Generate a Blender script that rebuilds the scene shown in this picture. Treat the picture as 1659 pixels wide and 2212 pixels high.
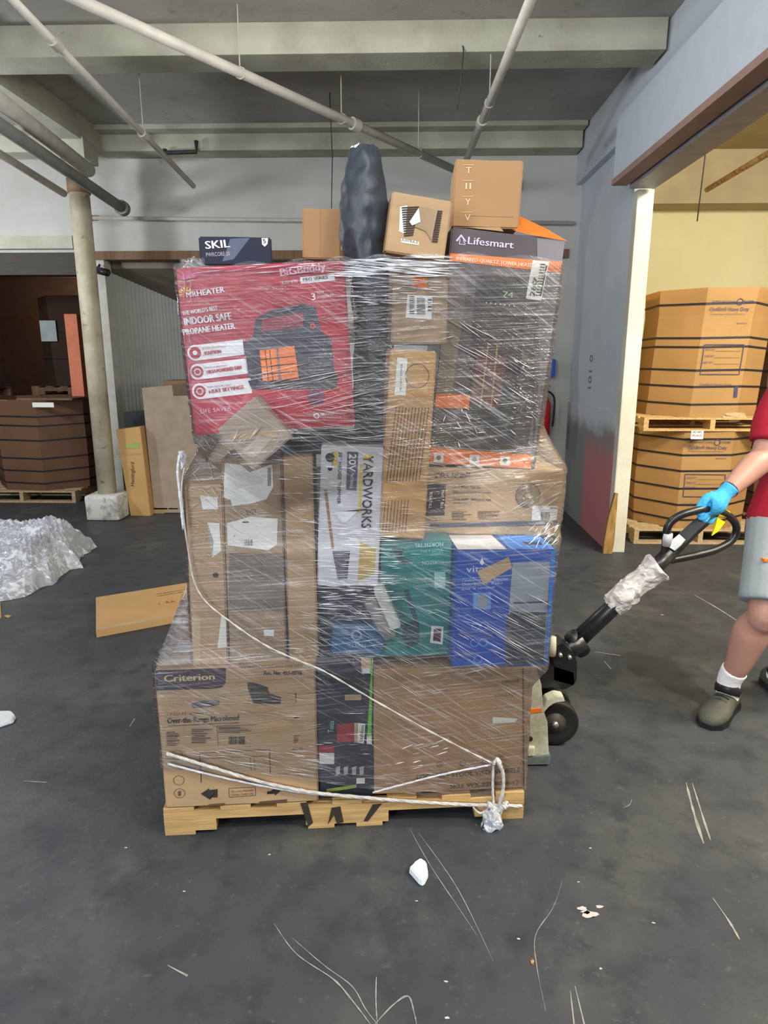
import bpy, bmesh, math, random
from mathutils import Vector, Matrix, noise, Euler
from mathutils.bvhtree import BVHTree
from mathutils.geometry import convex_hull_2d
random.seed(7)
PI = math.pi
for o in list(bpy.data.objects): bpy.data.objects.remove(o)
S = bpy.context.scene
C = S.collection

# ------------------------------------------------------------------ camera
F, W, H = 1450.0, 1659.0, 2212.0
CAMZ, PITCH, YAW = 1.56, math.radians(13.0), math.radians(1.6)
cd = bpy.data.cameras.new('camera'); cam = bpy.data.objects.new('camera', cd); C.objects.link(cam)
cam.location = (0, 0, CAMZ); cam.rotation_euler = (PI/2 - PITCH, 0, YAW)
cd.sensor_fit = 'HORIZONTAL'; cd.sensor_width = 36; cd.lens = 36*F/W; cd.clip_start = .05; cd.clip_end = 100
S.camera = cam
# ------------------------------------------------------------------ world, lights, exposure
wd = bpy.data.worlds.new('World'); S.world = wd; wd.use_nodes = True
wd.node_tree.nodes['Background'].inputs[0].default_value = (.78, .86, 1, 1)
wd.node_tree.nodes['Background'].inputs[1].default_value = .16
S.view_settings.view_transform = 'Standard'; S.view_settings.look = 'None'
S.view_settings.gamma = 1; S.view_settings.use_curve_mapping = False
S.view_settings.exposure = 0.12
def area(name, loc, target, sx, sy, power, col):
    l = bpy.data.lights.new(name, 'AREA'); l.shape = 'RECTANGLE'; l.size = sx; l.size_y = sy
    l.energy = power; l.color = col
    o = bpy.data.objects.new(name, l); C.objects.link(o); o.location = loc
    o.rotation_euler = (Vector(target)-Vector(loc)).to_track_quat('-Z', 'Y').to_euler()
    return o
def bulb(name, loc, power, col, r=.12):
    l = bpy.data.lights.new(name, 'POINT'); l.energy = power; l.color = col; l.shadow_soft_size = r
    o = bpy.data.objects.new(name, l); C.objects.link(o); o.location = loc; return o
area('front_fill_light', (-3.4, -4.6, 2.0), (.4, 3.5, 1.2), 2.6, 2.2, 290, (.86, .92, 1))  # unseen soft fill added to brighten the load front, header and right wall
area('ceiling_strip_light', (-.4, -.6, 3.25), (0, 1.9, .9), 1.5, .12, 32, (.92, .96, 1))
area('ceiling_strip_light', (.9, .4, 3.25), (.9, 2.4, .8), 1.2, .12, 20, (1, .98, .94))
bulb('tube_fill_lamp', (-.6, 3.2, 3.05), 52, (1, .97, .92))
bulb('tube_fill_lamp', (-4.3, 5.0, 2.5), 135, (.92, .95, 1))  # off-frame fill bulb added to brighten right wall, header and back wall
bulb('tube_fill_lamp', (-2.6, 1.2, 2.9), 40, (.95, .97, 1))
bulb('tube_fill_lamp', (.5, .9, 3.05), 34, (1, .98, .94))
bulb('store_fill_lamp', (-4.6, 9.9, 2.6), 34, (1, .70, .48))  # unseen warm fill added to brighten the store beams
bulb('recess_fill_lamp', (-.6, 8.2, 1.6), 22, (.95, .98, 1))  # fill added out of sight behind the load to brighten the recess
area('side_room_light', (3.5, 2.4, 3.7), (2.6, 6.4, .9), 1.4, .5, 250, (1, .94, .80))
bulb('side_room_lamp', (2.6, .6, 3.3), 300, (1, .96, .86))

R3 = cam.rotation_euler.to_matrix()
def ray(px, py): return R3 @ Vector(((px-W/2)/F, -(py-H/2)/F, -1))
def at(px, py, X=None, Y=None, Z=None):
    d = ray(px, py)
    if Y is not None: t = Y/d.y
    elif Z is not None: t = (Z-CAMZ)/d.z
    else: t = X/d.x
    return Vector((0, 0, CAMZ)) + d*t

# ------------------------------------------------------------------ materials
def srgb(r, g, b):
    f = lambda c: (c/255/12.92) if c/255 <= .04045 else ((c/255+.055)/1.055)**2.4
    return (f(r), f(g), f(b), 1)
_m = {}
def mat(name, col, rough=.6, metal=0, var=.12, scale=8, bump=0, bscale=60, stretch=(1, 1, 1), spec=.4, coat=0):
    if name in _m: return _m[name]
    m = bpy.data.materials.new(name); m.use_nodes = True; nt = m.node_tree; N = nt.nodes; L = nt.links
    p = N['Principled BSDF']; p.inputs['Roughness'].default_value = rough; p.inputs['Metallic'].default_value = metal
    p.inputs['Specular IOR Level'].default_value = spec
    if coat: p.inputs['Coat Weight'].default_value = coat; p.inputs['Coat Roughness'].default_value = .15
    tc = N.new('ShaderNodeTexCoord'); mp = N.new('ShaderNodeMapping'); mp.inputs['Scale'].default_value = stretch
    L.new(tc.outputs['Object'], mp.inputs[0])
    n = N.new('ShaderNodeTexNoise'); n.inputs['Scale'].default_value = scale; n.inputs['Detail'].default_value = 6
    L.new(mp.outputs[0], n.inputs[0])
    r = N.new('ShaderNodeValToRGB')
    r.color_ramp.elements[0].position = .3; r.color_ramp.elements[1].position = .7
    r.color_ramp.elements[0].color = tuple(c*(1-var) for c in col[:3])+(1,)
    r.color_ramp.elements[1].color = tuple(min(1, c*(1+var)) for c in col[:3])+(1,)
    L.new(n.outputs[0], r.inputs[0]); L.new(r.outputs[0], p.inputs['Base Color'])
    if bump:
        b = N.new('ShaderNodeBump'); b.inputs['Strength'].default_value = bump; b.inputs['Distance'].default_value = .01
        n2 = N.new('ShaderNodeTexNoise'); n2.inputs['Scale'].default_value = bscale; n2.inputs['Detail'].default_value = 4
        L.new(mp.outputs[0], n2.inputs[0]); L.new(n2.outputs[0], b.inputs['Height']); L.new(b.outputs[0], p.inputs['Normal'])
    _m[name] = m; return m
def blotchy(name, cols, scales, rough=.7, bump=.2):
    """several noise layers mixed over each other: concrete, dirty paint"""
    if name in _m: return _m[name]
    m = bpy.data.materials.new(name); m.use_nodes = True; nt = m.node_tree; N = nt.nodes; L = nt.links
    p = N['Principled BSDF']; tc = N.new('ShaderNodeTexCoord'); prev = None
    for i, ((c, lo, hi), sc) in enumerate(zip(cols[1:], scales)):
        mp = N.new('ShaderNodeMapping'); mp.inputs['Location'].default_value = (i*3.7, i*1.3, i*5.1)
        L.new(tc.outputs['Object'], mp.inputs[0])
        n = N.new('ShaderNodeTexNoise'); n.inputs['Scale'].default_value = sc; n.inputs['Detail'].default_value = 9
        n.inputs['Roughness'].default_value = .62; L.new(mp.outputs[0], n.inputs[0])
        r = N.new('ShaderNodeValToRGB'); r.color_ramp.elements[0].position = lo; r.color_ramp.elements[1].position = hi
        L.new(n.outputs[0], r.inputs[0])
        mx = N.new('ShaderNodeMix'); mx.data_type = 'RGBA'; L.new(r.outputs[0], mx.inputs[0])
        if prev is None: mx.inputs[6].default_value = cols[0]
        else: L.new(prev, mx.inputs[6])
        mx.inputs[7].default_value = c; prev = mx.outputs[2]
    L.new(prev, p.inputs['Base Color']); p.inputs['Roughness'].default_value = rough
    b = N.new('ShaderNodeBump'); b.inputs['Strength'].default_value = bump; b.inputs['Distance'].default_value = .01
    n2 = N.new('ShaderNodeTexNoise'); n2.inputs['Scale'].default_value = 45; n2.inputs['Detail'].default_value = 8
    L.new(tc.outputs['Object'], n2.inputs[0]); L.new(n2.outputs[0], b.inputs['Height']); L.new(b.outputs[0], p.inputs['Normal'])
    _m[name] = m; return m

CARD = lambda: mat('cardboard', srgb(176, 146, 110), .8, var=.10, scale=5, bump=.12, bscale=90, stretch=(1, 1, 6))
CARDG = lambda: mat('cardboard_greyish', srgb(158, 134, 106), .8, var=.12, scale=5, bump=.12, bscale=90, stretch=(6, 1, 1))
CARDY = lambda: mat('cardboard_yellowish', srgb(190, 150, 96), .8, var=.08, scale=4, bump=.1, bscale=90)
INK = lambda: mat('dark_ink', srgb(52, 44, 42), .7)
INKB = lambda: mat('brown_ink', srgb(96, 70, 52), .7)
WHITE = lambda: mat('white_print', srgb(232, 232, 234), .5, var=.03)
PAPER = lambda: mat('paper_label', srgb(222, 222, 216), .6, var=.04)
ORANGE = lambda: mat('orange_print', srgb(236, 122, 44), .5, var=.05)
BLACKP = lambda: mat('black_print', srgb(30, 30, 36), .45, var=.2)
TAPE = lambda: mat('packing_tape', srgb(186, 160, 124), .18, var=.08, spec=.6)

# ------------------------------------------------------------------ mesh helpers
def mk(name, bm, m, parent=None, smooth=False, M=None):
    me = bpy.data.meshes.new(name); bmesh.ops.recalc_face_normals(bm, faces=bm.faces); bm.to_mesh(me); bm.free()
    if m: me.materials.append(m)
    if smooth:
        for p in me.polygons: p.use_smooth = True
    o = bpy.data.objects.new(name, me); C.objects.link(o)
    if parent: o.parent = parent
    if M is not None: o.matrix_local = M
    return o
def tag(o, label, cat, group=None, kind=None):
    if label: o['label'] = label
    if cat: o['category'] = cat
    if group: o['group'] = group
    if kind: o['kind'] = kind
    return o
def struct(o): o['kind'] = 'structure'; return o
def empty(name, loc=(0, 0, 0), rz=0):
    o = bpy.data.objects.new(name, None); C.objects.link(o); o.location = loc; o.rotation_euler = (0, 0, rz)
    o.empty_display_size = .1; return o
def abox(bm, x0, x1, y0, y1, z0, z1, bev=0, M=None):
    vs = [bm.verts.new((x, y, z)) for x in (x0, x1) for y in (y0, y1) for z in (z0, z1)]
    fs = [(0, 1, 3, 2), (4, 6, 7, 5), (0, 4, 5, 1), (2, 3, 7, 6), (0, 2, 6, 4), (1, 5, 7, 3)]
    faces = [bm.faces.new([vs[i] for i in f]) for f in fs]
    if bev:
        es = list({e for f in faces for e in f.edges})
        r = bmesh.ops.bevel(bm, geom=es, offset=bev, segments=2, affect='EDGES', profile=.6)
        vs = list({v for f in r['faces'] for v in f.verts} | {v for v in vs if v.is_valid})
    if M is not None: bmesh.ops.transform(bm, matrix=M, verts=[v for v in vs if v.is_valid])
def box(name, x0, x1, y0, y1, z0, z1, m, parent=None, bev=0, M=None):
    bm = bmesh.new(); abox(bm, min(x0, x1), max(x0, x1), min(y0, y1), max(y0, y1), min(z0, z1), max(z0, z1), bev, M)
    return mk(name, bm, m, parent)
def loft(bm, rings, closed=False, cap=True):
    R = [[bm.verts.new(p) for p in r] for r in rings]; n = len(R[0])
    for a, b in zip(R, R[1:]+([R[0]] if closed else [])):
        for i in range(n): bm.faces.new((a[i], a[(i+1) % n], b[(i+1) % n], b[i]))
    if cap and not closed: bm.faces.new(R[0][::-1]); bm.faces.new(R[-1])
def catmull(P, n=6):
    P = [Vector(p) for p in P]
    if len(P) < 3: return P
    out = []
    for i in range(len(P)-1):
        p0 = P[max(i-1, 0)]; p1 = P[i]; p2 = P[i+1]; p3 = P[min(i+2, len(P)-1)]
        for k in range(n):
            t = k/n
            out.append(.5*((2*p1)+(p2-p0)*t+(2*p0-5*p1+4*p2-p3)*t*t+(3*p1-p0-3*p2+p3)*t**3))
    out.append(P[-1]); return out
def tube(bm, pts, r, n=12, smooth=0, flat=1.0, cap=True, side=None):
    """swept ellipse along a path; r is a number or one per control point"""
    k = len(pts); rs = list(r) if isinstance(r, (list, tuple)) else [r]*k
    if smooth:
        q = catmull([Vector(p)for p in pts], smooth)
        rr = [max(.0003, v.x) for v in catmull([Vector((x, 0, 0)) for x in rs], smooth)]
    else: q = [Vector(p) for p in pts]; rr = rs
    rings = []; up = Vector(side) if side else None
    for i, p in enumerate(q):
        t = (q[min(i+1, len(q)-1)]-q[max(i-1, 0)]).normalized()
        if up is None: up = Vector((0, 0, 1)) if abs(t.z) < .9 else Vector((1, 0, 0))
        a = (up - t*up.dot(t))
        a = a.normalized() if a.length > 1e-4 else t.orthogonal().normalized()
        up = a; b = t.cross(a)
        rings.append([p + a*math.cos(2*PI*j/n)*rr[i] + b*math.sin(2*PI*j/n)*rr[i]*flat for j in range(n)])
    loft(bm, rings, cap=cap)
def tubeobj(name, pts, r, m, parent=None, **k):
    bm = bmesh.new(); tube(bm, pts, r, **k); return mk(name, bm, m, parent, smooth=True)
def cyl(bm, c, axis, r, h, n=24, r2=None):
    c = Vector(c); a = Vector(axis).normalized(); r2 = r if r2 is None else r2
    e = a.orthogonal().normalized(); f = a.cross(e)
    ring = lambda s, rr: [c+a*s*h/2+(e*math.cos(2*PI*i/n)+f*math.sin(2*PI*i/n))*rr for i in range(n)]
    loft(bm, [ring(-1, r), ring(1, r2)])
def textmesh(s):
    cu = bpy.data.curves.new('t', 'FONT'); cu.body = s; cu.size = 1; cu.resolution_u = 2
    o = bpy.data.objects.new('t', cu); C.objects.link(o)
    dg = bpy.context.evaluated_depsgraph_get(); me = bpy.data.meshes.new_from_object(o.evaluated_get(dg))
    bpy.data.objects.remove(o); bpy.data.curves.remove(cu); return me

# ------------------------------------------------------------------ the room shell
floor_m = blotchy('concrete_floor', [srgb(66, 69, 72), (srgb(54, 58, 64), .35, .62), (srgb(86, 86, 80), .50, .78), (srgb(45, 49, 55), .48, .70), (srgb(102, 102, 98), .60, .84)], [.7, 2.0, 9, 45], rough=.55, bump=.12)
struct(box('floor', -7, 6.5, -6.5, 12, -.2, 0, floor_m))
deck_m = blotchy('ceiling_deck', [srgb(172, 168, 162), (srgb(150, 146, 140), .35, .65), (srgb(118, 112, 106), .6, .8)], [1.2, 9], rough=.9)
struct(box('ceiling', -7, 1.9, -6.5, 8.0, 3.6, 3.75, deck_m))
beam_m = blotchy('painted_beam', [srgb(178, 178, 160), (srgb(150, 146, 130), .4, .7), (srgb(84, 74, 62), .68, .78)], [2.5, 16], rough=.8)
wallg = blotchy('painted_wall', [srgb(184, 185, 180), (srgb(168, 167, 160), .4, .7), (srgb(116, 110, 100), .70, .80)], [1.2, 7], rough=.8, bump=.1)
wallr = blotchy('right_wall_paint', [srgb(190, 198, 206), (srgb(176, 184, 190), .4, .7), (srgb(120, 116, 112), .70, .82)], [1.2, 9], rough=.8, bump=.1)
cream = blotchy('cream_wall', [srgb(226, 216, 172), (srgb(216, 204, 160), .4, .7)], [.9], rough=.85, bump=.05)
wood = mat('pine_wood', srgb(186, 152, 100), .75, var=.25, scale=3, bump=.25, bscale=12, stretch=(1.5, 14, 14))
brownw = mat('brown_timber', srgb(112, 86, 64), .75, var=.25, scale=3, bump=.2, bscale=12, stretch=(8, 8, 1))
beam_y = [(4.75, 5.02), (6.75, 6.98), (2.7, 2.95)]
for y0, y1 in beam_y: struct(box('trim_1', -7, 1.62, y0, y1, 3.42, 3.6, beam_m, bev=.006))
struct(box('trim_2', -7, 1.62, 6.60, 6.76, 3.56, 3.6, beam_m))
XL = at(207, 800, Y=6.96).x
# back wall above the wide opening, with timber head trim
struct(box('wall_back', -7, 1.75, 7.0, 7.15, 2.57, 3.6, wallg))
struct(box('trim_3', XL-.02, 1.6, 6.96, 7.17, 2.50, 2.58, brownw))
struct(box('trim_4', XL-.0, XL+.06, 6.96, 7.10, 0, 2.5, brownw))
struct(box('trim_5', 1.30, 1.42, 6.96, 7.10, 0, 2.5, mat('fir_post', srgb(140, 104, 66), .7, var=.3, scale=3, stretch=(10, 10, 1))))
struct(box('wall_back', 1.42, 1.75, 7.0, 7.15, 0, 2.57, wallg))
struct(box('wall_back', XL-.12, XL, 7.0, 7.15, 0, 2.5, wallg))
struct(box('baseboard_back', XL+.06, XL+.17, 6.99, 7.15, 0, 2.5, mat('white_jamb', srgb(176, 176, 166), .7)))
# recess seen through the opening: corrugated side wall running back, rear wall, low brown soffit
cor = blotchy('corrugated_white', [srgb(176, 180, 176), (srgb(156, 160, 158), .4, .7), (srgb(122, 118, 108), .66, .8)], [1.5, 6], rough=.7)
bm = bmesh.new(); n = 110; prof_ = [(XL+.06+i*.012+(.014 if i % 2 else 0), 7.16+i*(2.6/n)) for i in range(n+1)]
tp = [bm.verts.new((x, y, 2.56)) for x, y in prof_]; bt = [bm.verts.new((x, y, 0)) for x, y in prof_]
for i in range(n): bm.faces.new((tp[i], tp[i+1], bt[i+1], bt[i]))
struct(mk('wall_recess', bm, cor))
struct(box('wall_recess', -1.6, 1.8, 9.7, 9.8, 0, 3.4, cor))
bm = bmesh.new(); q_ = [(XL+.065+i*.012+.02, 7.18+i*(2.55/n)) for i in range(n+1)]
tp = [bm.verts.new((x, y, .98)) for x, y in q_]; bt = [bm.verts.new((x, y, 0)) for x, y in q_]
for i in range(n): bm.faces.new((tp[i], tp[i+1], bt[i+1], bt[i]))
struct(mk('baseboard_recess', bm, mat('blue_grey_paint', srgb(120, 136, 142), .7, bump=.2)))
bm = bmesh.new(); a = [(XL+.05, 7.16, 2.44), (1.7, 7.16, 2.44), (1.7, 9.7, 1.75), (XL+.05, 9.7, 1.75)]
v = [bm.verts.new(p) for p in a]; v2 = [bm.verts.new((p[0], p[1], 2.58)) for p in a]
bm.faces.new(v); bm.faces.new(v2[::-1])
for i in range(4): bm.faces.new((v[i], v[(i+1) % 4], v2[(i+1) % 4], v2[i]))
struct(mk('ceiling_recess', bm, mat('brown_soffit', srgb(116, 108, 98), .9, bump=.2)))
# left bay beyond the column: darker store
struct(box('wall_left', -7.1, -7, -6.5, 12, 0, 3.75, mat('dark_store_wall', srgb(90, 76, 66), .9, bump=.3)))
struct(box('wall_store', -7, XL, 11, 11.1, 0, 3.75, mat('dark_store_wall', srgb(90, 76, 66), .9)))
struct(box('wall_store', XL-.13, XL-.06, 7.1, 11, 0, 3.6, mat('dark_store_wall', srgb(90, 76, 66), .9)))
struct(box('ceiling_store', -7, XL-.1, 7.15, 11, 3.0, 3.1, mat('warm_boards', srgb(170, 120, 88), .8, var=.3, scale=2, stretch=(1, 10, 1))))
for i in range(4): struct(box('trim_6', -7, XL-.1, 7.6+i*.9, 7.75+i*.9, 2.72, 3.0, mat('warm_joist', srgb(142, 100, 76), .8, var=.3)))
struct(box('trim_7', -7, XL-.1, 6.93, 7.0, 2.6, 2.72, beam_m)); struct(box('trim_8', -7, XL-.1, 6.97, 7.15, 2.36, 2.57, mat('dark_slats', srgb(74, 70, 64), .8, bump=.6, bscale=30, stretch=(1, 1, 12))))
# right wall, jamb and the big header over the side opening
struct(box('wall_right', 1.70, 1.80, 5.42, 7.0, 0, 3.6, wallr))
struct(box('wall_right', 1.64, 1.80, -6.5, 7.0, 3.16, 3.6, wallr))
struct(box('trim_9', 1.50, 1.78, -6.5, 5.28, 2.80, 3.20, mat('header_paint', srgb(188, 196, 208), .6, var=.04, bump=.05)))
struct(box('trim_10', 1.49, 1.60, -6.5, 5.28, 2.76, 2.80, mat('header_underside', srgb(150, 122, 112), .7)))
struct(box('trim_11', 1.62, 1.80, -6.5, 5.28, 2.74, 2.80, mat('header_channel', srgb(150, 148, 150), .5)))
# worn white jamb post
jm = blotchy('chipped_white', [srgb(206, 204, 190), (srgb(186, 182, 164), .4, .7), (srgb(120, 100, 70), .70, .76)], [2, 20], rough=.7)
struct(box('trim_12', 1.698, 1.82, 5.33, 5.43, 0, 2.75, jm, bev=.01))
bm = bmesh.new()
rings = []
for z, w_, x_ in ((0, .07, 1.64), (.1, .08, 1.64), (.3, .06, 1.66), (.5, .02, 1.70)):
    rings.append([Vector((x_, 5.30, z)), Vector((x_+w_, 5.30, z)), Vector((x_+w_, 5.34, z)), Vector((x_, 5.34, z))])
loft(bm, rings); struct(mk('trim_13', bm, mat('bare_wood_wound', srgb(150, 118, 66), .8, var=.35, scale=9, stretch=(4, 4, 1), bump=.4)))
# faded red and grey paint patches low on the right wall
def patch(name, ys, col, x=1.659, parent=None, edge=.03):
    bm = bmesh.new(); vs = [bm.verts.new((x, y, z)) for y, z in ys]; bm.faces.new(vs)
    bmesh.ops.triangulate(bm, faces=bm.faces); return struct(mk(name, bm, col, parent))
def wobble(pts, k=5, a=.02):
    out = []
    for i in range(len(pts)):
        p, q = pts[i], pts[(i+1) % len(pts)]
        for j in range(k):
            t = j/k; out.append((p[0]+(q[0]-p[0])*t+random.uniform(-a, a), p[1]+(q[1]-p[1])*t+random.uniform(-a, a)))
    return out
# paint material: grey wall fading to red patch along its length by its own shape
def redpaint():
    m = bpy.data.materials.new('faded_red_paint'); m.use_nodes = True; nt = m.node_tree; N = nt.nodes; L = nt.links; p = N['Principled BSDF']
    tc = N.new('ShaderNodeTexCoord'); sx = N.new('ShaderNodeSeparateXYZ'); L.new(tc.outputs['Object'], sx.inputs[0])
    n = N.new('ShaderNodeTexNoise'); n.inputs['Scale'].default_value = 5; n.inputs['Detail'].default_value = 5; L.new(tc.outputs['Object'], n.inputs[0])
    def band(out, a, b):
        r = N.new('ShaderNodeMapRange'); r.interpolation_type = 'SMOOTHSTEP'; r.inputs[1].default_value = a; r.inputs[2].default_value = b; L.new(out, r.inputs[0]); return r.outputs[0]
    def mth(op, x, y):
        k = N.new('ShaderNodeMath'); k.operation = op
        for i, q in enumerate((x, y)):
            if isinstance(q, (int, float)): k.inputs[i].default_value = q
            else: L.new(q, k.inputs[i])
        return k.outputs[0]
    zz = mth('ADD', sx.outputs[2], mth('MULTIPLY', n.outputs[0], .3))
    red = mth('MULTIPLY', band(zz, 1.15, .75), band(sx.outputs[1], 6.35, 6.1))
    gry = band(zz, 1.22, 1.02)
    m1 = N.new('ShaderNodeMix'); m1.data_type = 'RGBA'; L.new(gry, m1.inputs[0]); m1.inputs[6].default_value = srgb(186, 194, 202); m1.inputs[7].default_value = srgb(126, 132, 130)
    m2 = N.new('ShaderNodeMix'); m2.data_type = 'RGBA'; L.new(red, m2.inputs[0]); L.new(m1.outputs[2], m2.inputs[6]); m2.inputs[7].default_value = srgb(184, 116, 118)
    L.new(m2.outputs[2], p.inputs['Base Color']); p.inputs['Roughness'].default_value = .7; return m
struct(box('baseboard_right', 1.688, 1.70, 5.43, 6.98, 0, 1.12, redpaint()))
# stencilled writing on the right wall
def wall_text(s, o, right, up, w, h, m, name='wall_lettering', parent=None):
    me = textmesh(s); xs_ = [v.co.x for v in me.vertices]; ys_ = [v.co.y for v in me.vertices]
    lx, hx, hy = min(xs_), max(xs_), max(ys_)
    for v in me.vertices:
        v.co = Vector(o)+Vector(right)*((v.co.x-lx)/(hx-lx)*w)+Vector(up)*(v.co.y/hy*h)
    me.materials.append(m); ob = bpy.data.objects.new(name, me); C.objects.link(ob)
    if parent: ob.parent = parent
    return ob
struct(wall_text('101 0', (1.697, 6.22, 1.28), (0, 0, 1), (0, 1, 0), .30, .10, mat('faded_stencil', srgb(112, 118, 128), .8), 'trim_14'))
# side room
struct(box('wall_side_room', 1.8, 6.5, 9.0, 9.1, 0, 5, cream)); struct(box('wall_side_room', 6.4, 6.5, -6.5, 9, 0, 5, cream))
struct(box('wall_side_room', 1.8, 6.5, -6.5, -6.4, 0, 5, cream)); struct(box('wall_side_room', 1.80, 1.84, 5.46, 9, 0, 5, cream))
struct(box('ceiling_side_room', 1.8, 6.5, -6.5, 9.1, 3.9, 4.0, mat('tan_ceiling', srgb(176, 160, 128), .9, var=.1, scale=3)))
struct(box('trim_15', 1.84, 6.4, 8.6, 8.99, 3.32, 3.9, mat('tan_ceiling', srgb(176, 160, 128), .9)))
struct(box('wall_front', -7, 6.5, -6.6, -6.5, 0, 4, wallg))

# floor scratches: thin scuffs that are part of the floor
fl = bpy.data.objects['floor']
sc_m = mat('chalky_scuff', srgb(150, 148, 138), .9, var=.3, scale=30)
def scuff(pxs, w):
    P = catmull([at(x, y, Z=.0012) for x, y in pxs], 6); bm = bmesh.new(); prev = None
    for i, p in enumerate(P):
        t = (P[min(i+1, len(P)-1)]-P[max(i-1, 0)]).normalized(); s = Vector((-t.y, t.x, 0))
        ww = w*(.3+.7*math.sin(PI*(i+.3)/(len(P)+.3)))*random.uniform(.5, 1.3)
        a, b = bm.verts.new(p+s*ww), bm.verts.new(p-s*ww)
        if prev: bm.faces.new((prev[0], prev[1], b, a))
        prev = (a, b)
    mk('scratch', bm, sc_m, fl)
for pts, w_ in [([(592, 1995), (640, 2060), (720, 2115), (760, 2160), (800, 2212)], .0022), ([(630, 2025), (700, 2085), (760, 2130), (790, 2180), (815, 2212)], .0016),
                ([(815, 2212), (812, 2160), (813, 2110)], .0018), ([(810, 2212), (850, 2170), (882, 2152), (895, 2190), (900, 2212)], .0022),
                ([(885, 1790), (930, 1870), (990, 1960), (1030, 2020)], .0012), ([(905, 1800), (970, 1890), (1010, 1960), (1065, 2075)], .0012),
                ([(1215, 1902), (1195, 1960), (1157, 2020), (1160, 2090), (1178, 2180)], .0012), ([(1482, 1690), (1500, 1760), (1520, 1822)], .005), ([(1495, 1690), (1520, 1770), (1535, 1815)], .003),
                ([(1540, 1940), (1575, 1990), (1598, 2030)], .003), ([(1232, 2140), (1240, 2212)], .003), ([(1242, 2130), (1262, 2212)], .003),
                ([(1285, 1408), (1340, 1416)], .003), ([(1305, 1428), (1320, 1445)], .003), ([(50, 1687), (100, 1690)], .003), ([(362, 2085), (405, 2108)], .003), ([(280, 1570), (291, 1552)], .003),
                ([(1345, 1745), (1360, 1738), (1365, 1725)], .001), ([(1500, 1285), (1560, 1320), (1659, 1385)], .004)]:
    scuff(pts, w_)
def blob(name, pxc, r, m, parent=None, n=14, z=.0015, sq=.5):
    c = at(*pxc, Z=z); bm = bmesh.new()
    vs = [bm.verts.new((c.x+math.cos(2*PI*i/n)*r*random.uniform(.5, 1.2), c.y+math.sin(2*PI*i/n)*r*sq*random.uniform(.5, 1.2), z)) for i in range(n)]
    bm.faces.new(vs); bmesh.ops.triangulate(bm, faces=bm.faces); return mk(name, bm, m, parent)
for p, r in [((1275, 1975), .03), ((1258, 1962), .016), ((1295, 1958), .012), ((1265, 1970), .015), ((582, 1846), .006), ((398, 1925), .005), ((1298, 2092), .006), ((1412, 1993), .006), ((1275, 1832), .006),
             ((272, 1831), .006), ((1120, 2028), .006), ((1250, 1905), .005), ((967, 2199), .007), ((963, 2120), .006), ((900, 1946), .005), ((1430, 1328), .012)]:
    blob('paint_fleck', p, r, mat('pale_fleck', srgb(196, 188, 184), .9), fl)

# overhead pipes, rods, wires
pipe_m = mat('painted_pipe', srgb(176, 172, 162), .55, var=.12, scale=10, bump=.1)
def pipe(name, a, b, r, label, m=pipe_m, rods=(), joints=(), group=None, cat='pipe'):
    o = tubeobj(name, [a, a.lerp(b, .5), b], r, m); tag(o, label, cat, group)
    for t in joints:
        c = a.lerp(b, t); bm = bmesh.new(); cyl(bm, c, b-a, r*1.45, .07, 20); mk('coupling', bm, m, o)
    for t in rods:
        c = a.lerp(b, t); bm = bmesh.new(); tube(bm, [c, Vector((c.x, c.y, 3.6))], .004, n=6)
        tube(bm, [c+Vector((math.cos(k*PI/4), 0, math.sin(k*PI/4)))*(r+.004) for k in range(9)], .004, n=6); mk('hanger_rod', bm, m, o)
    return o
pipe('sprinkler_pipe', at(-20, -50, Z=3.25), at(418, 402, Z=2.98), .022, 'pale thin pipe descending at upper left, ending by the wall shelf', rods=(.62,), joints=(.62, .2))
pipe('sprinkler_pipe', at(60, -50, Z=3.3), at(985, 368, Z=3.12), .03, 'long pale pipe crossing diagonally under the ceiling', rods=(.35, .6, .85), joints=(.02, .64))
pipe('sprinkler_pipe', at(1166, -50, Z=3.2), at(1008, 345, Z=3.1), .026, 'white pipe coming forward above the tall brown box', rods=(.55,), joints=(.68,))
pipe('sprinkler_pipe', at(-30, 195, Z=3.1), at(192, 368, Z=3.1), .055, 'thick pale pipe at far upper left beside the girder')
pipe('conduit', at(-30, 250, Z=3.0), at(268, 452, Z=2.9), .045, 'dark grey conduit bundle at upper left reaching the wall', m=mat('dark_conduit', srgb(112, 110, 106), .6, var=.2), joints=(.98,))
pipe('sprinkler_pipe', at(-30, 315, Z=2.95), at(138, 418, Z=2.95), .03, 'lowest pale pipe at far left above the dark store')
pipe('conduit', at(192, 471, Y=6.95), at(1240, 482, Y=6.95), .018, 'horizontal conduit running along the back wall', joints=(.0, .5))
b_ = tubeobj('wall_bracket', [at(356, 322, Y=6.7), at(356, 338, Y=6.7), at(360, 330, Y=6.7), at(424, 328, Y=6.7), at(424, 304, Y=6.7)], .02, mat('dark_iron', srgb(58, 54, 56), .6)); tag(b_, 'dark bent iron pipe stub on the ceiling beam near the thin pipe', 'bracket')
tag(tubeobj('hanging_wire', [at(990, 85, Z=3.56), at(984, 110, Z=3.45), at(1000, 100, Z=3.45), at(998, 150, Z=3.3), at(988, 235, Z=3.1)], .004, mat('dark_iron', srgb(58, 54, 56), .6), smooth=5), 'looped dark wire dangling from the front ceiling beam', 'wire')
tag(tubeobj('hanging_wire', [at(712, 200, Z=3.55), at(718, 340, Z=3.1), at(716, 450, Y=6.9)], .004, mat('dark_iron', srgb(58, 54, 56), .6)), 'thin dark vertical wire left of the black garment bag', 'wire')
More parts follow.
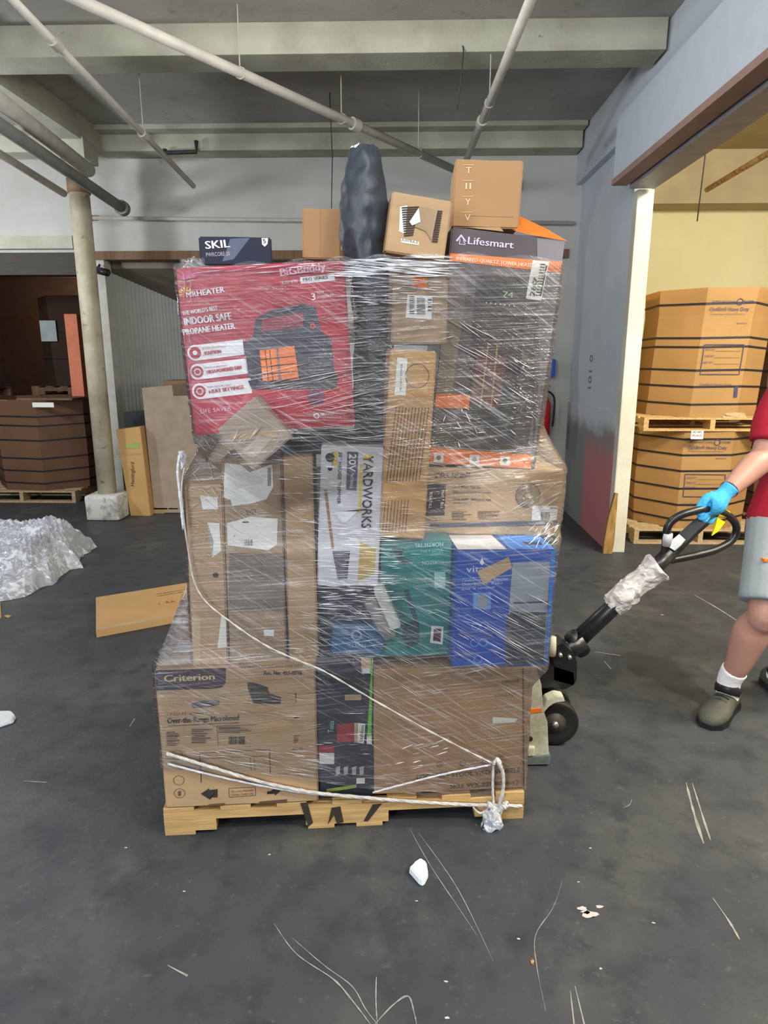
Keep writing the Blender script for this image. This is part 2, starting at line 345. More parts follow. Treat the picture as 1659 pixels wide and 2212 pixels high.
tag(tubeobj('hanging_wire', [at(1540, 225, Y=7.0), at(1524, 330, Y=7.0), at(1506, 478, Y=7.0)], .006, mat('dark_iron', srgb(58, 54, 56), .6)), 'thin wire hanging in the side room opening', 'wire')
tag(tubeobj('rusty_pipe', [at(1527, 410, Y=6.6), at(1670, 325, Y=5.2), at(1760, 268, Y=4.6)], .022, blotchy('rusty', [srgb(176, 150, 104), (srgb(140, 84, 34), .45, .6)], [20])), 'rust stained pipe high in the yellow side room', 'pipe')
tag(box('junction_box', 1.02, 1.10, 6.9, 6.99, 3.1, 3.2, mat('dark_iron', srgb(58, 54, 56), .6), bev=.006), 'small dark junction box on the back wall behind the tall brown box', 'electrical box')

# column with concrete footing
a = at(238, 1068, Y=6.45); b = at(165, 418, Y=6.45)
col_m = blotchy('chipped_column', [srgb(196, 190, 166), (srgb(164, 154, 130), .42, .6), (srgb(118, 84, 66), .62, .72)], [2, 8], rough=.6, bump=.3)
cx = (a.x+b.x)/2
o = empty('support_column', (cx, 6.45, 0)); tag(o, 'round chipped cream steel column on a white concrete footing', 'column')
bm = bmesh.new(); cyl(bm, (0, 0, 1.75), (0, 0, 1), .088, 3.02, 32); mk('shaft', bm, col_m, o, True)
bm = bmesh.new(); cyl(bm, (0, 0, 3.05), (0, 0, 1), .098, .12, 32); mk('collar', bm, mat('brown_band', srgb(120, 96, 76), .7), o, True)
bm = bmesh.new(); abox(bm, -.165, .165, -.16, .16, 0, .25, .03)
for v in bm.verts: v.co += noise.noise_vector(v.co*9)*.012*(1 if v.co.z > .02 else 0)
mk('footing', bm, blotchy('chipped_footing', [srgb(206, 206, 200), (srgb(150, 148, 140), .5, .62), (srgb(90, 86, 80), .62, .72)], [6, 18], rough=.8, bump=.5), o)
box('cap_plate', -.14, .14, -.14, .14, 3.25, 3.42, beam_m, o)
struct(box('trim_16', cx-.12, cx+.12, -2.5, 6.9, 3.40, 3.6, beam_m))
o = empty('security_camera', at(218, 588, Y=6.85)); tag(o, 'small black bullet camera under the timber trim beside the column', 'camera')
bm = bmesh.new(); cyl(bm, (.04, -.06, 0), (1, -.6, -.25), .035, .16, 18); mk('housing', bm, BLACKP(), o, True)
bm = bmesh.new(); tube(bm, [(-.05, .1, .08), (-.03, 0, .03), (0, -.02, 0)], .012, n=8); mk('mount', bm, BLACKP(), o)

# ------------------------------------------------------------------ octagonal bulk bins
bin_m = mat('bin_cardboard', srgb(212, 168, 108), .8, var=.07, scale=3, bump=.08, bscale=60)
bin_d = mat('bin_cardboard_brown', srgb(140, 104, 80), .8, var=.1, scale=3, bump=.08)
strap_m = mat('black_strap', srgb(30, 28, 34), .5)
def octring(R_, z, rot, dx=0, dy=0, n=8): return [Vector((math.sin(rot+2*PI*i/n)*R_+dx, -math.cos(rot+2*PI*i/n)*R_+dy, z)) for i in range(n)]
def bulk_bin(loc, rot, R_, h, m, label, straps=(), lean=(0, 0), bulge=.02, group='strapped octagonal bulk bins', writing=1, scr=None):
    o = empty('bulk_bin', loc); tag(o, label, 'bin', group)
    rad = lambda t: R_*(1+bulge/R_*math.sin(PI*(1-t))) + (.02 if t > .8 else 0)*(t-.8)/.2
    bm = bmesh.new(); K = 10
    loft(bm, [octring(rad(k/K), h*k/K, rot, lean[0]*k/K, lean[1]*k/K) for k in range(K+1)], cap=False)
    bm.faces.new([v for v in sorted(bm.verts, key=lambda v: v.co.z)[:8]][::1]) if False else None
    g = bmesh.ops.solidify(bm, geom=bm.faces[:], thickness=.012)
    mk('body', bm, m, o)
    bm = bmesh.new(); r_ = octring(rad(1)*.97, h*.96, rot, *lean); bm.faces.new([bm.verts.new(p) for p in r_]); r2 = octring(rad(1)*.97, h*.94, rot, *lean); f2 = bm.faces.new([bm.verts.new(p) for p in r2])
    mk('lid', bm, m, o)
    for t in straps:
        bm = bmesh.new(); ring = []
        for dz in (-.008, .008):
            ring.append([p+Vector((0, 0, .008*math.sin(i*2.1))) for i, p in enumerate(octring(rad(t)+.004, h*t+dz, rot, lean[0]*t, lean[1]*t))])
        loft(bm, ring, cap=False); mk('strap', bm, strap_m, o)
    if writing:
        A, B = octring(rad(.5)+.004, 0, rot)[0], octring(rad(.5)+.004, 0, rot)[1]
        def facept(s, t):
            P0 = octring(rad(t)+.008, h*t, rot, lean[0]*t, lean[1]*t); return P0[0].lerp(P0[1], s)
        ink = mat('navy_ink', srgb(62, 60, 96), .7)
        def line(s, s0, t0, w, hh):
            a_ = facept(s0, t0); b2 = facept(s0+w, t0); u_ = facept(s0, t0+.1)-a_; 
            wall_text(s, a_, (b2-a_).normalized(), u_.normalized(), (b2-a_).length, hh, ink, 'lettering', o)
        line('INTERNATIONAL', .12, .885, .48, .018); line('PAPER', .74, .885, .2, .018); line('OptiBin\u00ae Heavy Duty', .10, .825, .78, .03); line('The Next Design Optimum Performance', .10, .797, .72, .010)
        line('BRONTON', .68, .725, .2, .012)
        bm = bmesh.new()
        def bar(sa, ta, sb, tb, w_=.003):
            p, q = facept(sa, ta), facept(sb, tb); d = (q-p).normalized(); nrm = Vector((d.y, -d.x, 0)) if abs(d.z) < .5 else Vector((1, 0, 0))
            s_ = Vector((0, 0, 1)) if abs(d.z) < .5 else (B-A).normalized()
            bm.faces.new([bm.verts.new(x) for x in (p-s_*w_, q-s_*w_, q+s_*w_, p+s_*w_)])
        for e in ((.1, .57, .9, .57), (.1, .34, .9, .34), (.1, .57, .1, .34), (.9, .57, .9, .34)): bar(*e)
        for t in (.52, .47, .42): bar(.35, t, .85, t, .0012)
        mk('form_box', bm, ink, o); bm = bmesh.new()
        cpt = facept(.67, .893); dr = (B-A).normalized()
        for k in range(16):
            a1, a2 = 2*PI*k/16, 2*PI*(k+1)/16
            bm.faces.new([bm.verts.new(cpt+dr*math.cos(q)*rr+Vector((0, 0, math.sin(q)*rr))) for q, rr in ((a1, .020), (a2, .020), (a2, .026), (a1, .026))])
        mk('emblem', bm, ink, o)
        for s, t in (('GROSS WT', .525), ('TARE WT', .475), ('NET WT', .425)): line(s, .13, t, .2, .014)
        line('OptiBin\u00ae Heavy Duty', .12, .255, .66, .014)
        p, q = facept(.86, .16), facept(.93, .16); bm = bmesh.new(); u_ = Vector((0, 0, .09)); bm.faces.new([bm.verts.new(x) for x in (p-Vector((0, 0, 0)), q, q+u_, p+u_)]); mk('seal_mark', bm, ink, o)
    return o
# pallets
def pallet_end(x, y, z, w_, d_, label, **k): return pallet((x+w_, y, z), PI/2, d_, w_, label, **k)
def pallet(loc, rz, w_, d_, label, name='wooden_pallet', m=None, group=None, h=.13, cat='pallet', lip=0):
    o = empty(name, loc, rz); tag(o, label, cat, group); m = m or wood
    for k in range(7):
        x0 = k*(w_-.10)/6; bm = bmesh.new(); abox(bm, x0, x0+.10, -lip, d_+lip, h-.016, h, .002); mk('top_board', bm, m, o)
    for k in range(3):
        y0 = k*(d_-.04)/2
        bm = bmesh.new(); abox(bm, 0, w_, y0, y0+.04, .058, h-.016)
        for f0, f1 in ((0, .14), (.385, .615), (.86, 1)):
            loft(bm, [[Vector((w_*f0+(x_-w_*f0)*k_, y0+yy, z_)) for x_, yy in ((w_*f0, 0), (w_*f1, 0), (w_*f1, .04), (w_*f0, .04))] for z_, k_ in ((.016, 1), (.0585, 1))])
        mk('stringer', bm, m, o)
    for x0, ww in ((0, .1), (w_*.39, .09), (w_*.5+.03, .09), (w_-.1, .1)):
        bm = bmesh.new(); abox(bm, x0, x0+ww, 0, d_, 0, .016, .002); mk('bottom_board', bm, m, o)
    return o
bx = at(1480, 1182, Z=0); 
BC = Vector((at(1480, 1100, Y=6.1).x, 6.1, 0)); RB = .505
ST = (.09, .25, .42, .60, .76, .92)
bulk_bin((BC.x-.05, BC.y, .131), math.radians(-25), RB, .83, bin_m, 'lower strapped octagonal cardboard bin beneath the tall bin by the jamb', ST, bulge=.02)
pallet_end(BC.x-.62, BC.y-.5, 0, 1.12, 1.0, 'wooden pallet on the floor under the two stacked bins by the jamb', m=mat('grey_pallet_wood', srgb(168, 146, 112), .8, var=.2, scale=3, stretch=(2, 12, 12)))
pallet_end(BC.x-.62, BC.y-.5, .965, 1.12, 1.0, 'thin pallet between the two stacked bins by the jamb', m=wood, h=.11)
bulk_bin((BC.x-.03, BC.y, 1.076), math.radians(-25), RB-.01, 1.02, bin_m, 'tall upper octagonal cardboard bin leaning slightly right by the white jamb', (.10, .24, .37, .55, .62, .88), lean=(.05, 0), bulge=.0)
# white sticker + crumpled paper in the gap
p = at(1506, 938, Y=5.54); o = box('paper_sticker', p.x-.05, p.x+.05, p.y-.002, p.y, p.z-.04, p.z+.03, PAPER()); tag(o, 'white paper sticker near the top of the lower right bin', 'sticker')
p = at(1506, 936, Y=5.535); wall_text('UPS-MPC', (p.x-.04, p.y, p.z+.002), (1, 0, 0), (0, 0, 1), .08, .016, INK(), 'lettering', o); wall_text('SPECIALIZE', (p.x-.04, p.y, p.z-.026), (1, 0, 0), (0, 0, 1), .08, .016, INK(), 'lettering', o)
def crumple(name, c, r, m, label, cat, sc=(1, 1, 1), seed=0, amp=.35, sub=3, flatten=True, parent=None):
    bm = bmesh.new(); bmesh.ops.create_icosphere(bm, subdivisions=sub, radius=1)
    for v in bm.verts:
        n_ = noise.noise(v.co*2.3+Vector((seed, 0, 0)))*amp+noise.noise(v.co*6+Vector((seed, 5, 0)))*amp*.5
        v.co = v.co*(1+n_); v.co = Vector((v.co.x*sc[0], v.co.y*sc[1], v.co.z*sc[2]))*r
    zmin = min(v.co.z for v in bm.verts)
    for v in bm.verts: v.co.z -= zmin
    o = mk(name, bm, m, parent); o.location = c
    if label: tag(o, label, cat)
    return o
crumple('paper_bag', (BC.x+.12, BC.y-.46, .965+.085-.01), .07, CARD(), 'crumpled brown paper bag stuffed between the stacked bins', 'bag', (1.4, .5, .5), 2)
# more bins behind at right and in the left store
for k, (dx, dy, z, h) in enumerate(((1.12, .35, .131, .80), (1.12, .35, 1.07, .86))):
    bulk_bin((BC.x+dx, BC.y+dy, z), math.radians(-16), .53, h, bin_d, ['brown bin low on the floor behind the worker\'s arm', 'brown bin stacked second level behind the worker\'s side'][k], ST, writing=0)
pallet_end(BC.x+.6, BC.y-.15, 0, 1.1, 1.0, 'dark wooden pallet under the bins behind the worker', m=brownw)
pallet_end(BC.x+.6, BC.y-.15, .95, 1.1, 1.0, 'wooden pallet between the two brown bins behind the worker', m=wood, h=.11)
q = at(130, 1100, Y=7.6)
pallet_end(q.x-.75, 7.1, 0, 1.2, 1.0, 'pallet under the brown strapped bin left of the column', m=mat('grey_pallet_wood', srgb(168, 146, 112), .8))
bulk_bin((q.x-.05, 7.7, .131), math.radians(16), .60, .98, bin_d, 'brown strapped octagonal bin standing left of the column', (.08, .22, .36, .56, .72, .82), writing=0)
o = tag(box('paper_sticker', *(lambda p: (p.x-.13, p.x+.10, p.y-.002, p.y))(at(100, 908, Y=7.09)), 1.04, 1.09, PAPER()), 'white strip label near the rim of the bin left of the column', 'sticker')
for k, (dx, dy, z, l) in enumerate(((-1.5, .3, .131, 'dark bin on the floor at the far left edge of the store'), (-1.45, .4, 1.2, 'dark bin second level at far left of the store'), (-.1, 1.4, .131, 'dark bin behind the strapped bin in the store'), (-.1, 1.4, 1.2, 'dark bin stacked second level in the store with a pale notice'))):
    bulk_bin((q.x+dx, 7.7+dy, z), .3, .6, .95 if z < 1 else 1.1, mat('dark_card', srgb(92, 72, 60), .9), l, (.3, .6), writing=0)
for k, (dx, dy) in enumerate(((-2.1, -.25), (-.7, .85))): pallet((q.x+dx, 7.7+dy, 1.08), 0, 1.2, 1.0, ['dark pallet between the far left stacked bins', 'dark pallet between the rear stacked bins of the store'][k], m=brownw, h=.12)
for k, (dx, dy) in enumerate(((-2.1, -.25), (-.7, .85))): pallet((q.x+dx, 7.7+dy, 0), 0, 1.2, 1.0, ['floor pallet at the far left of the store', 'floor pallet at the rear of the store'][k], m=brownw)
p = at(172, 800, Y=7.6); tag(box('orange_board', p.x-.09, p.x+.05, 7.55, 7.7, 1.13, 2.02, mat('orange_panel', srgb(206, 122, 92), .8), bev=.004), 'upright orange-pink board standing on the bin left of the column', 'board')
box('lid', p.x-.5, p.x+.1, 7.15, 7.75, 1.112, 1.13, brownw).name = 'cover_board'; tag(bpy.data.objects['cover_board'], 'flat brown board lying on the bin left of the column', 'board')
p = at(95, 712, Y=8.4); tag(box('paper_notice', p.x-.1, p.x+.1, 8.50, 8.51, 1.75, 2.0, mat('dim_paper', srgb(176, 186, 184), .6)), 'pale notice stuck on the dark rear bin of the store', 'notice')
tag(box('yellow_label', *(lambda p: (p.x-.12, p.x+.10, p.y, p.y+.003))(at(0, 895, Y=7.36)), 1.02, 1.1, mat('yellow_label', srgb(220, 180, 60), .6)), 'yellow label at the far left edge of the photo', 'sticker')

# things leaning beside the column
def prism_px(name, pxs, y, depth, m, label, cat, parent=None, bev=.004):
    P = [at(a_, b_, Y=y) for a_, b_ in pxs]; bm = bmesh.new()
    f = [bm.verts.new(p) for p in P]; g = [bm.verts.new(p+Vector((0, depth, 0))) for p in P]; n_ = len(P)
    bm.faces.new(f); bm.faces.new(g[::-1])
    for i in range(n_): bm.faces.new((f[i], f[(i+1) % n_], g[(i+1) % n_], g[i]))
    if bev: bmesh.ops.bevel(bm, geom=bm.edges[:], offset=bev, segments=2, affect='EDGES')
    o = mk(name, bm, m, parent)
    if label: tag(o, label, cat)
    return o
o = prism_px('tall_box', [(250, 928), (303, 922), (326, 1120), (283, 1121)], 6.52, .16, CARDY(), 'tall narrow yellow-brown box leaning by the column footing', 'box')
P = at(290, 1050, Y=6.515); wall_text('Hemingford', P, (.08, 0, 1), (-1, 0, .08), .24, .04, INK(), 'lettering', o)
for pts, nm in (([(272, 958), (300, 956), (300, 968), (273, 969)], 'label'),): prism_px(nm, pts, 6.517, .002, mat('green_sticker', srgb(150, 170, 90), .6), None, None, o, 0)
prism_px('tape', [(251, 980), (309, 978), (309, 981), (251, 983)], 6.517, .002, CARD(), None, None, o, 0)
o = prism_px('large_panel_box', [(306, 838), (372, 832), (374, 856), (560, 850), (560, 1108), (333, 1108)], 6.62, .5, mat('grey_card', srgb(158, 142, 122), .85, bump=.05), 'large grey-brown cardboard panel box beside the tall narrow box', 'box')
pz = at(333, 1108, Y=6.62)
pl = pallet((pz.x, 6.62, 0), 0, 1.0, .6, 'low pallet under the large grey-brown panel box', m=mat('grey_pallet_wood', srgb(168, 146, 112), .8), h=max(.06, pz.z-.006))
tag(prism_px('brown_carton', [(352, 822), (420, 822), (420, 1082), (352, 1082)], 7.3, .4, bin_d, None, None), 'small brown carton peeking above the large panel box', 'box')
# fire extinguisher and pump bottle by the right post
e = at(1174, 905, Y=6.8)
o = empty('fire_extinguisher', (e.x, 6.85, e.z-.22)); tag(o, 'red fire extinguisher half hidden behind the wrapped load', 'fire extinguisher')
bm = bmesh.new(); loft(bm, [[Vector((math.cos(2*PI*i/20)*r, math.sin(2*PI*i/20)*r, z)) for i in range(20)] for r, z in ((.07, 0), (.08, .02), (.08, .36), (.05, .43), (.025, .45))]); mk('cylinder', bm, mat('red_enamel', srgb(170, 26, 36), .3, coat=.5), o, True)
bm = bmesh.new(); tube(bm, [(0, 0, .45), (0, 0, .52), (.05, -.02, .55)], .015, n=10); mk('valve', bm, BLACKP(), o)
bm = bmesh.new(); tube(bm, [(.03, -.03, .5), (.1, -.04, .42), (.095, -.04, .15)], .01, n=8, smooth=6); mk('hose', bm, BLACKP(), o)
o.location.z = 1.56-(905-771)/1450*6.8-.2
box('wall_hook', -.03, .03, .07, .13, .2, .3, BLACKP(), o)
tag(box('blue_dispenser', *(lambda p: (p.x-.03, p.x+.07, 6.9, 6.99, p.z-.09, p.z+.09))(at(1183, 795, Y=6.95)), mat('blue_plastic', srgb(50, 90, 190), .4), bev=.02), 'small blue dispenser beside the timber post', 'dispenser')

# ------------------------------------------------------------------ the load: pallet and boxes
P0 = at(357, 1806, Z=0); P1 = at(1130, 1768, Z=0)
ANG = math.atan2(P1.y-P0.y, P1.x-P0.x); PW = (P1-P0).length
LM = Matrix.Translation(P0) @ Matrix.Rotation(ANG, 4, 'Z'); LI = LM.inverted()
def lp(px, py, v):
    """pixel to point on the plane at depth v behind the pallet's front, in the load frame"""
    o_ = LI @ Vector((0, 0, CAMZ)); d = LI.to_3x3() @ ray(px, py); t = (v-o_.y)/d.y; return o_+d*t
pal = pallet(P0, ANG, PW, 1.02, 'yellow-brown wooden pallet under the shrink-wrapped load', m=wood, h=.104, lip=0)
blk = mat('spray_black', srgb(56, 48, 40), .8, var=.3)
def on_load(pxs, v, m, name, parent, off=.002):
    bm = bmesh.new(); bm.faces.new([bm.verts.new(lp(x, y, v-off)) for x, y in pxs]); bmesh.ops.triangulate(bm, faces=bm.faces); return mk(name, bm, m, parent)
for pts in ([(648, 1735), (664, 1733), (676, 1778), (666, 1786)], [(716, 1745), (735, 1742), (742, 1776), (728, 1780), (722, 1760), (708, 1782)], [(805, 1738), (825, 1736), (795, 1774), (785, 1774)]): on_load(pts, 0, blk, 'paint_mark', pal)

LOAD = []
class Box:
    def __init__(s, name, q, v, depth, m, label, cat='box', yaw=0, pitch=0, bev=.004, base=None, group=None, dents=.002):
        A = [lp(x, y, v) for x, y in q]; tl, tr, br, bl = A
        s.w = ((tr-tl).length+(br-bl).length)/2; s.h = ((tl-bl).length+(tr-br).length)/2
        d = ((tr-tl).normalized()+(br-bl).normalized()); roll = math.atan2(d.z, d.x)
        e = (tl-bl).normalized()+(tr-br).normalized(); roll2 = math.atan2(-e.x, e.z); roll = (roll+roll2)/2
        c = (tl+tr+br+bl)/4; s.v = v
        if base is not None:
            top_ = c.z+s.h/2; s.h = top_-base; c.z = (top_+base)/2; roll = 0
        L = Matrix.Translation(c) @ Matrix.Rotation(yaw, 4, 'Z') @ Matrix.Rotation(-roll, 4, 'Y') @ Matrix.Rotation(pitch, 4, 'X')
        s.M = LM @ L; s.L = L; s.d = depth
        bm = bmesh.new(); abox(bm, -s.w/2, s.w/2, 0, depth, -s.h/2, s.h/2)
        bmesh.ops.subdivide_edges(bm, edges=bm.edges[:], cuts=5, use_grid_fill=True)
        for vv in bm.verts:
            n_ = noise.noise_vector(vv.co*7+c*3)*dents; vv.co.x += n_.x; vv.co.z += n_.z
            if vv.co.y > .001: vv.co.y += n_.y
        if bev:
            es = [e_ for e_ in bm.edges if len(e_.link_faces) == 2 and e_.calc_face_angle() > 1.0]
            bmesh.ops.bevel(bm, geom=es, offset=bev, segments=2, affect='EDGES')
        s.o = mk(name, bm, m); s.o.matrix_world = s.M; tag(s.o, label, cat, group); LOAD.append(s)
    def px(s, x, y):
        I = s.M.inverted(); o_ = I @ Vector((0, 0, CAMZ)); d = I.to_3x3() @ ray(x, y); t = (0-o_.y)/d.y; p = o_+d*t; return Vector((p.x, 0, p.z))
    def quad(s, pts, m, name='label', off=.0015, label=None, thick=0):
        bm = bmesh.new(); P = []
        for x, y in pts:
            p = s.px(x, y); p.x = max(-s.w/2+.002, min(s.w/2-.002, p.x)); p.z = max(-s.h/2+.002, min(s.h/2-.002, p.z)); P.append(p)
        bm.faces.new([bm.verts.new(p-Vector((0, off, 0))) for p in P]); bmesh.ops.triangulate(bm, faces=bm.faces)
        o = mk(name, bm, m, s.o)
        if label: o['label'] = label
        return o
    def rect(s, x0, y0, x1, y1, m, name='label', off=.0015, **k): return s.quad([(x0, y0), (x1, y0), (x1, y1), (x0, y1)], m, name, off, **k)
    def text(s, t, a, b, hpx, m, off=.0022, name='lettering', bold=0, flip=False):
        """baseline from pixel a to pixel b, cap height hpx"""
        A, B = s.px(*a), s.px(*b); w_ = (B-A).length; ux = (B-A).normalized(); uz = Vector((-ux.z, 0, ux.x))
        hh = hpx*abs((s.px(a[0], a[1]-100)-A).length)/100
        me = textmesh(t); X = [v.co.x for v in me.vertices]; lx, hx = min(X), max(X); hy = .7
        for v in me.vertices: v.co = A-Vector((0, off, 0))+ux*((v.co.x-lx)/(hx-lx)*w_)+uz*(v.co.y/hy*hh)
        me.materials.append(m); o = bpy.data.objects.new(name, me); C.objects.link(o); o.parent = s.o
        if bold:
            for dx in (-bold, bold):
                o2 = o.copy(); C.objects.link(o2); o2.parent = s.o; o2.location = (dx, -.0003 if dx > 0 else -.0006, 0)
        return o
    def bars(s, x0, y0, x1, y1, n, m, vertical=True, name='barcode', fill=.5, jit=.5):
        bm = bmesh.new()
        for k in range(n):
            a_ = k/n; b_ = (k+fill*random.uniform(1-jit, 1+jit))/n
            if vertical: pts = [(x0+(x1-x0)*a_, y0), (x0+(x1-x0)*b_, y0), (x0+(x1-x0)*b_, y1), (x0+(x1-x0)*a_, y1)]
            else:
                e = x1 if jit < .1 else x0+(x1-x0)*random.uniform(.55, 1); pts = [(x0, y0+(y1-y0)*a_), (e, y0+(y1-y0)*a_), (e, y0+(y1-y0)*b_), (x0, y0+(y1-y0)*b_)]
            bm.faces.new([bm.verts.new(s.px(*p)-Vector((0, .0025, 0))) for p in pts])
        return mk(name, bm, m, s.o)
    def disc(s, x, y, r, m, name='emblem', off=.002, r0=0, n=24):
        bm = bmesh.new(); c = s.px(x, y); k = (s.px(x+r, y)-c).length; k0 = k*r0/r
        for i in range(n):
            a1, a2 = 2*PI*i/n, 2*PI*(i+1)/n; f = lambda a_, q: bm.verts.new(c+Vector((math.cos(a_)*q, -off, math.sin(a_)*q)))
            bm.faces.new([f(a1, k), f(a2, k), f(a2, k0), f(a1, k0)] if k0 else [f(a1, k), f(a2, k), f(0, 0)])
        return mk(name, bm, m, s.o)

# --- bottom tier
b = Box('appliance_box', [(334, 1441), (681, 1441), (688, 1728), (357, 1748)], .0, .78, CARD(), 'large brown microwave box at bottom left of the load', base=.106)
b.quad([(336, 1444), (488, 1443), (487, 1475), (480, 1484), (468, 1487), (338, 1491)], mat('plum_ink', srgb(60, 48, 56), .7), 'brand_panel')
b.text('Criterion', (356, 1472), (464, 1467), 15, mat('tan_print', srgb(196, 170, 128), .7), off=.003, bold=.0012)
b.text('DO NOT LAY DOWN THIS SIDE', (518, 1443), (654, 1441), 7, INKB()); b.text('Art. No: 455-8026', (569, 1457), (652, 1457), 9, INK(), bold=.0004)
b.text('1.7 CU. FT. Stainless Steel', (362, 1545), (462, 1543), 6, INKB()); b.text('Over-the-Range Microhood', (362, 1562), (516, 1555), 12, INK(), bold=.0006)
b.quad([(362, 1567), (516, 1560), (516, 1561.5), (362, 1568.5)], INK(), 'rule')
b.quad([(412, 1520), (440, 1512), (474, 1513), (474, 1522), (450, 1527), (418, 1530)], mat('washed_ink', srgb(92, 78, 78), .7), 'picture')
b.quad([(534, 1474), (548, 1474), (562, 1485), (578, 1484), (582, 1497), (607, 1506), (606, 1520), (548, 1520), (536, 1490)], INK(), 'picture')
b.bars(360, 1580, 392, 1612, 9, INKB(), False, 'small_print'); b.bars(414, 1574, 460, 1606, 7, INKB(), False, 'small_print'); b.bars(472, 1570, 545, 1584, 4, INKB(), False, 'small_print')
b.bars(494, 1590, 530, 1607, 18, INK())
for e_ in ([(468, 1568), (554, 1565), (554, 1566), (468, 1569)], [(468, 1568), (469, 1568), (472, 1610), (471, 1610)], [(430, 1626), (582, 1618), (582, 1619.5), (430, 1627.5)], [(430, 1638), (582, 1632), (582, 1633), (430, 1639)], [(430, 1626), (432, 1626), (436, 1690), (434, 1690)], [(581, 1618), (583, 1618), (585, 1672), (583, 1672)], [(540, 1634), (541, 1634), (543, 1664), (542, 1664)], [(548, 1634), (549, 1634), (551, 1664), (550, 1664)]): b.quad(e_, INKB(), 'rule')
for y_ in (1630, 1685, 1713): b.disc(388-(1713-y_)*.06, y_, 12, INKB(), r0=11)
b.text('1', (385, 1718), (391, 1718), 10, INKB())
b.quad([(434, 1714), (452, 1702), (452, 1706), (470, 1704), (470, 1722), (454, 1722), (454, 1727)], INK(), 'arrow'); b.quad([(577, 1709), (592, 1708), (592, 1703), (606, 1708), (594, 1718), (593, 1714), (577, 1715)], INK(), 'arrow')
for e_ in ([(494, 1702), (552, 1699), (552, 1700), (494, 1703)], [(495, 1721), (553, 1717), (553, 1718), (495, 1722)], [(494, 1702), (495, 1702), (496, 1721), (495, 1721)], [(551, 1699), (552, 1699), (553, 1717), (552, 1717)]): b.quad(e_, INKB(), 'rule')
b.text('Do not Handle', (500, 1711), (548, 1708), 4, INKB()); b.text('Over Side Up', (500, 1718), (548, 1715), 4, INKB())
b.text('!', (637, 1515), (640, 1515), 20, INK()); b.quad([(634, 1552), (640, 1545), (647, 1551)], INK(), 'umbrella_mark'); b.bars(634, 1588, 648, 1606, 5, INKB(), False, 'small_print'); b.text('ACCORD', (630, 1620), (655, 1619), 5, INK())
b.rect(337, 1496, 680, 1499, CARDG(), 'crease'); 
b.quad([(450, 1737), (486, 1734), (486, 1740), (450, 1743)], INKB(), 'tear'); b.quad([(560, 1731), (620, 1726), (620, 1733), (560, 1739)], INKB(), 'tear')
# flat label on its top
bm = bmesh.new(); tz = b.h/2+.002
for x0, x1, y0, y1 in ((-b.w/2+.03, -b.w/2+.12, .12, .2),): bm.faces.new([bm.verts.new(p) for p in ((x0, y0, tz), (x1, y0, tz), (x1, y1, tz), (x0, y1, tz))])
mk('label', bm, PAPER(), b.o)
# upright loose film flap is added with the wrap
b = Box('printed_box', [(683, 1418), (812, 1418), (803, 1715), (690, 1724)], .015, .5, mat('charcoal_print', srgb(48, 52, 60), .35, var=.3, scale=5), 'tall charcoal printed box between the microwave box and stool box', base=.106)
gr = mat('lime_print', srgb(110, 190, 60), .5); b.quad([(803, 1420), (814, 1420), (802, 1590), (793, 1590)], gr, 'stripe', label='lime green edge stripe')
b.rect(780, 1421, 801, 1454, TAPE(), 'label'); b.rect(783, 1443, 799, 1454, PAPER(), 'label', off=.003); b.rect(745, 1500, 780, 1512, TAPE(), 'label'); 
b.text('ELLIS', (763, 1436), (776, 1434), 6, mat('pink_print', srgb(200, 80, 130), .5))
b.quad([(727, 1564), (764, 1561), (764, 1602), (728, 1603)], mat('wine_print', srgb(150, 40, 52), .5), 'label', label='red label block'); b.quad([(765, 1561), (772, 1561), (772, 1604), (765, 1603)], TAPE(), 'label'); b.quad([(773, 1561), (789, 1563), (786, 1606), (772, 1604)], PAPER(), 'label'); b.rect(792, 1588, 803, 1607, PAPER(), 'label')
b.text('Leafidious', (783, 1600), (786, 1566), 7, INK(), off=.004); b.text('Tonix', (720, 1582), (722, 1556), 11, mat('mint_print', srgb(150, 210, 170), .5))
b.quad([(683, 1610), (722, 1610), (722, 1625), (683, 1626)], mat('wine_print', srgb(150, 40, 52), .5)); b.quad([(690, 1626), (722, 1626), (722, 1650), (690, 1650)], PAPER())
for x_ in (725, 742, 760, 776): b.quad([(x_, 1657), (x_+10, 1654), (x_+9, 1672), (x_+1, 1674)], mat('pale_lilac', srgb(180, 176, 190), .6), 'picture')
b.quad([(705, 1704), (770, 1694), (770, 1701), (706, 1711)], mat('olive_stripe', srgb(130, 150, 70), .6), 'stripe'); b.rect(770, 1680, 788, 1692, PAPER())
b = Box('stool_box', [(806, 1442), (1149, 1442), (1129, 1742), (803, 1722)], .02, .72, mat('stool_card', srgb(176, 140, 102), .8, var=.08, scale=4, bump=.1), 'wide brown stool box at bottom right of the load', base=.106)
b.text('LOCKABLE STOOL WITH WHEELS', (900, 1683), (1122, 1667), 10, INKB(), bold=.0004); b.text('SKU: WX-029-8016-12', (972, 1703), (1120, 1694), 10, INKB(), bold=.0004)
for x_ in (950, 999, 1047): b.disc(x_, 1650-(x_-950)*.04, 7, INKB(), r0=5.5); b.text('x', (x_-3, 1653-(x_-950)*.04), (x_+3, 1653-(x_-950)*.04), 6, INKB())
b.text('Takeback', (1082, 1476), (1122, 1474), 9, INKB()); b.text('TOOLS TILT', (1068, 1506), (1115, 1502), 6, INKB())
b.quad([(1064, 1548), (1118, 1552), (1112, 1560), (1064, 1562)], PAPER(), 'label'); b.rect(1128, 1443, 1131, 1735, INKB(), 'crease'); b.quad([(830, 1721), (1128, 1715), (1128, 1716.5), (830, 1723)], INKB(), 'rule')

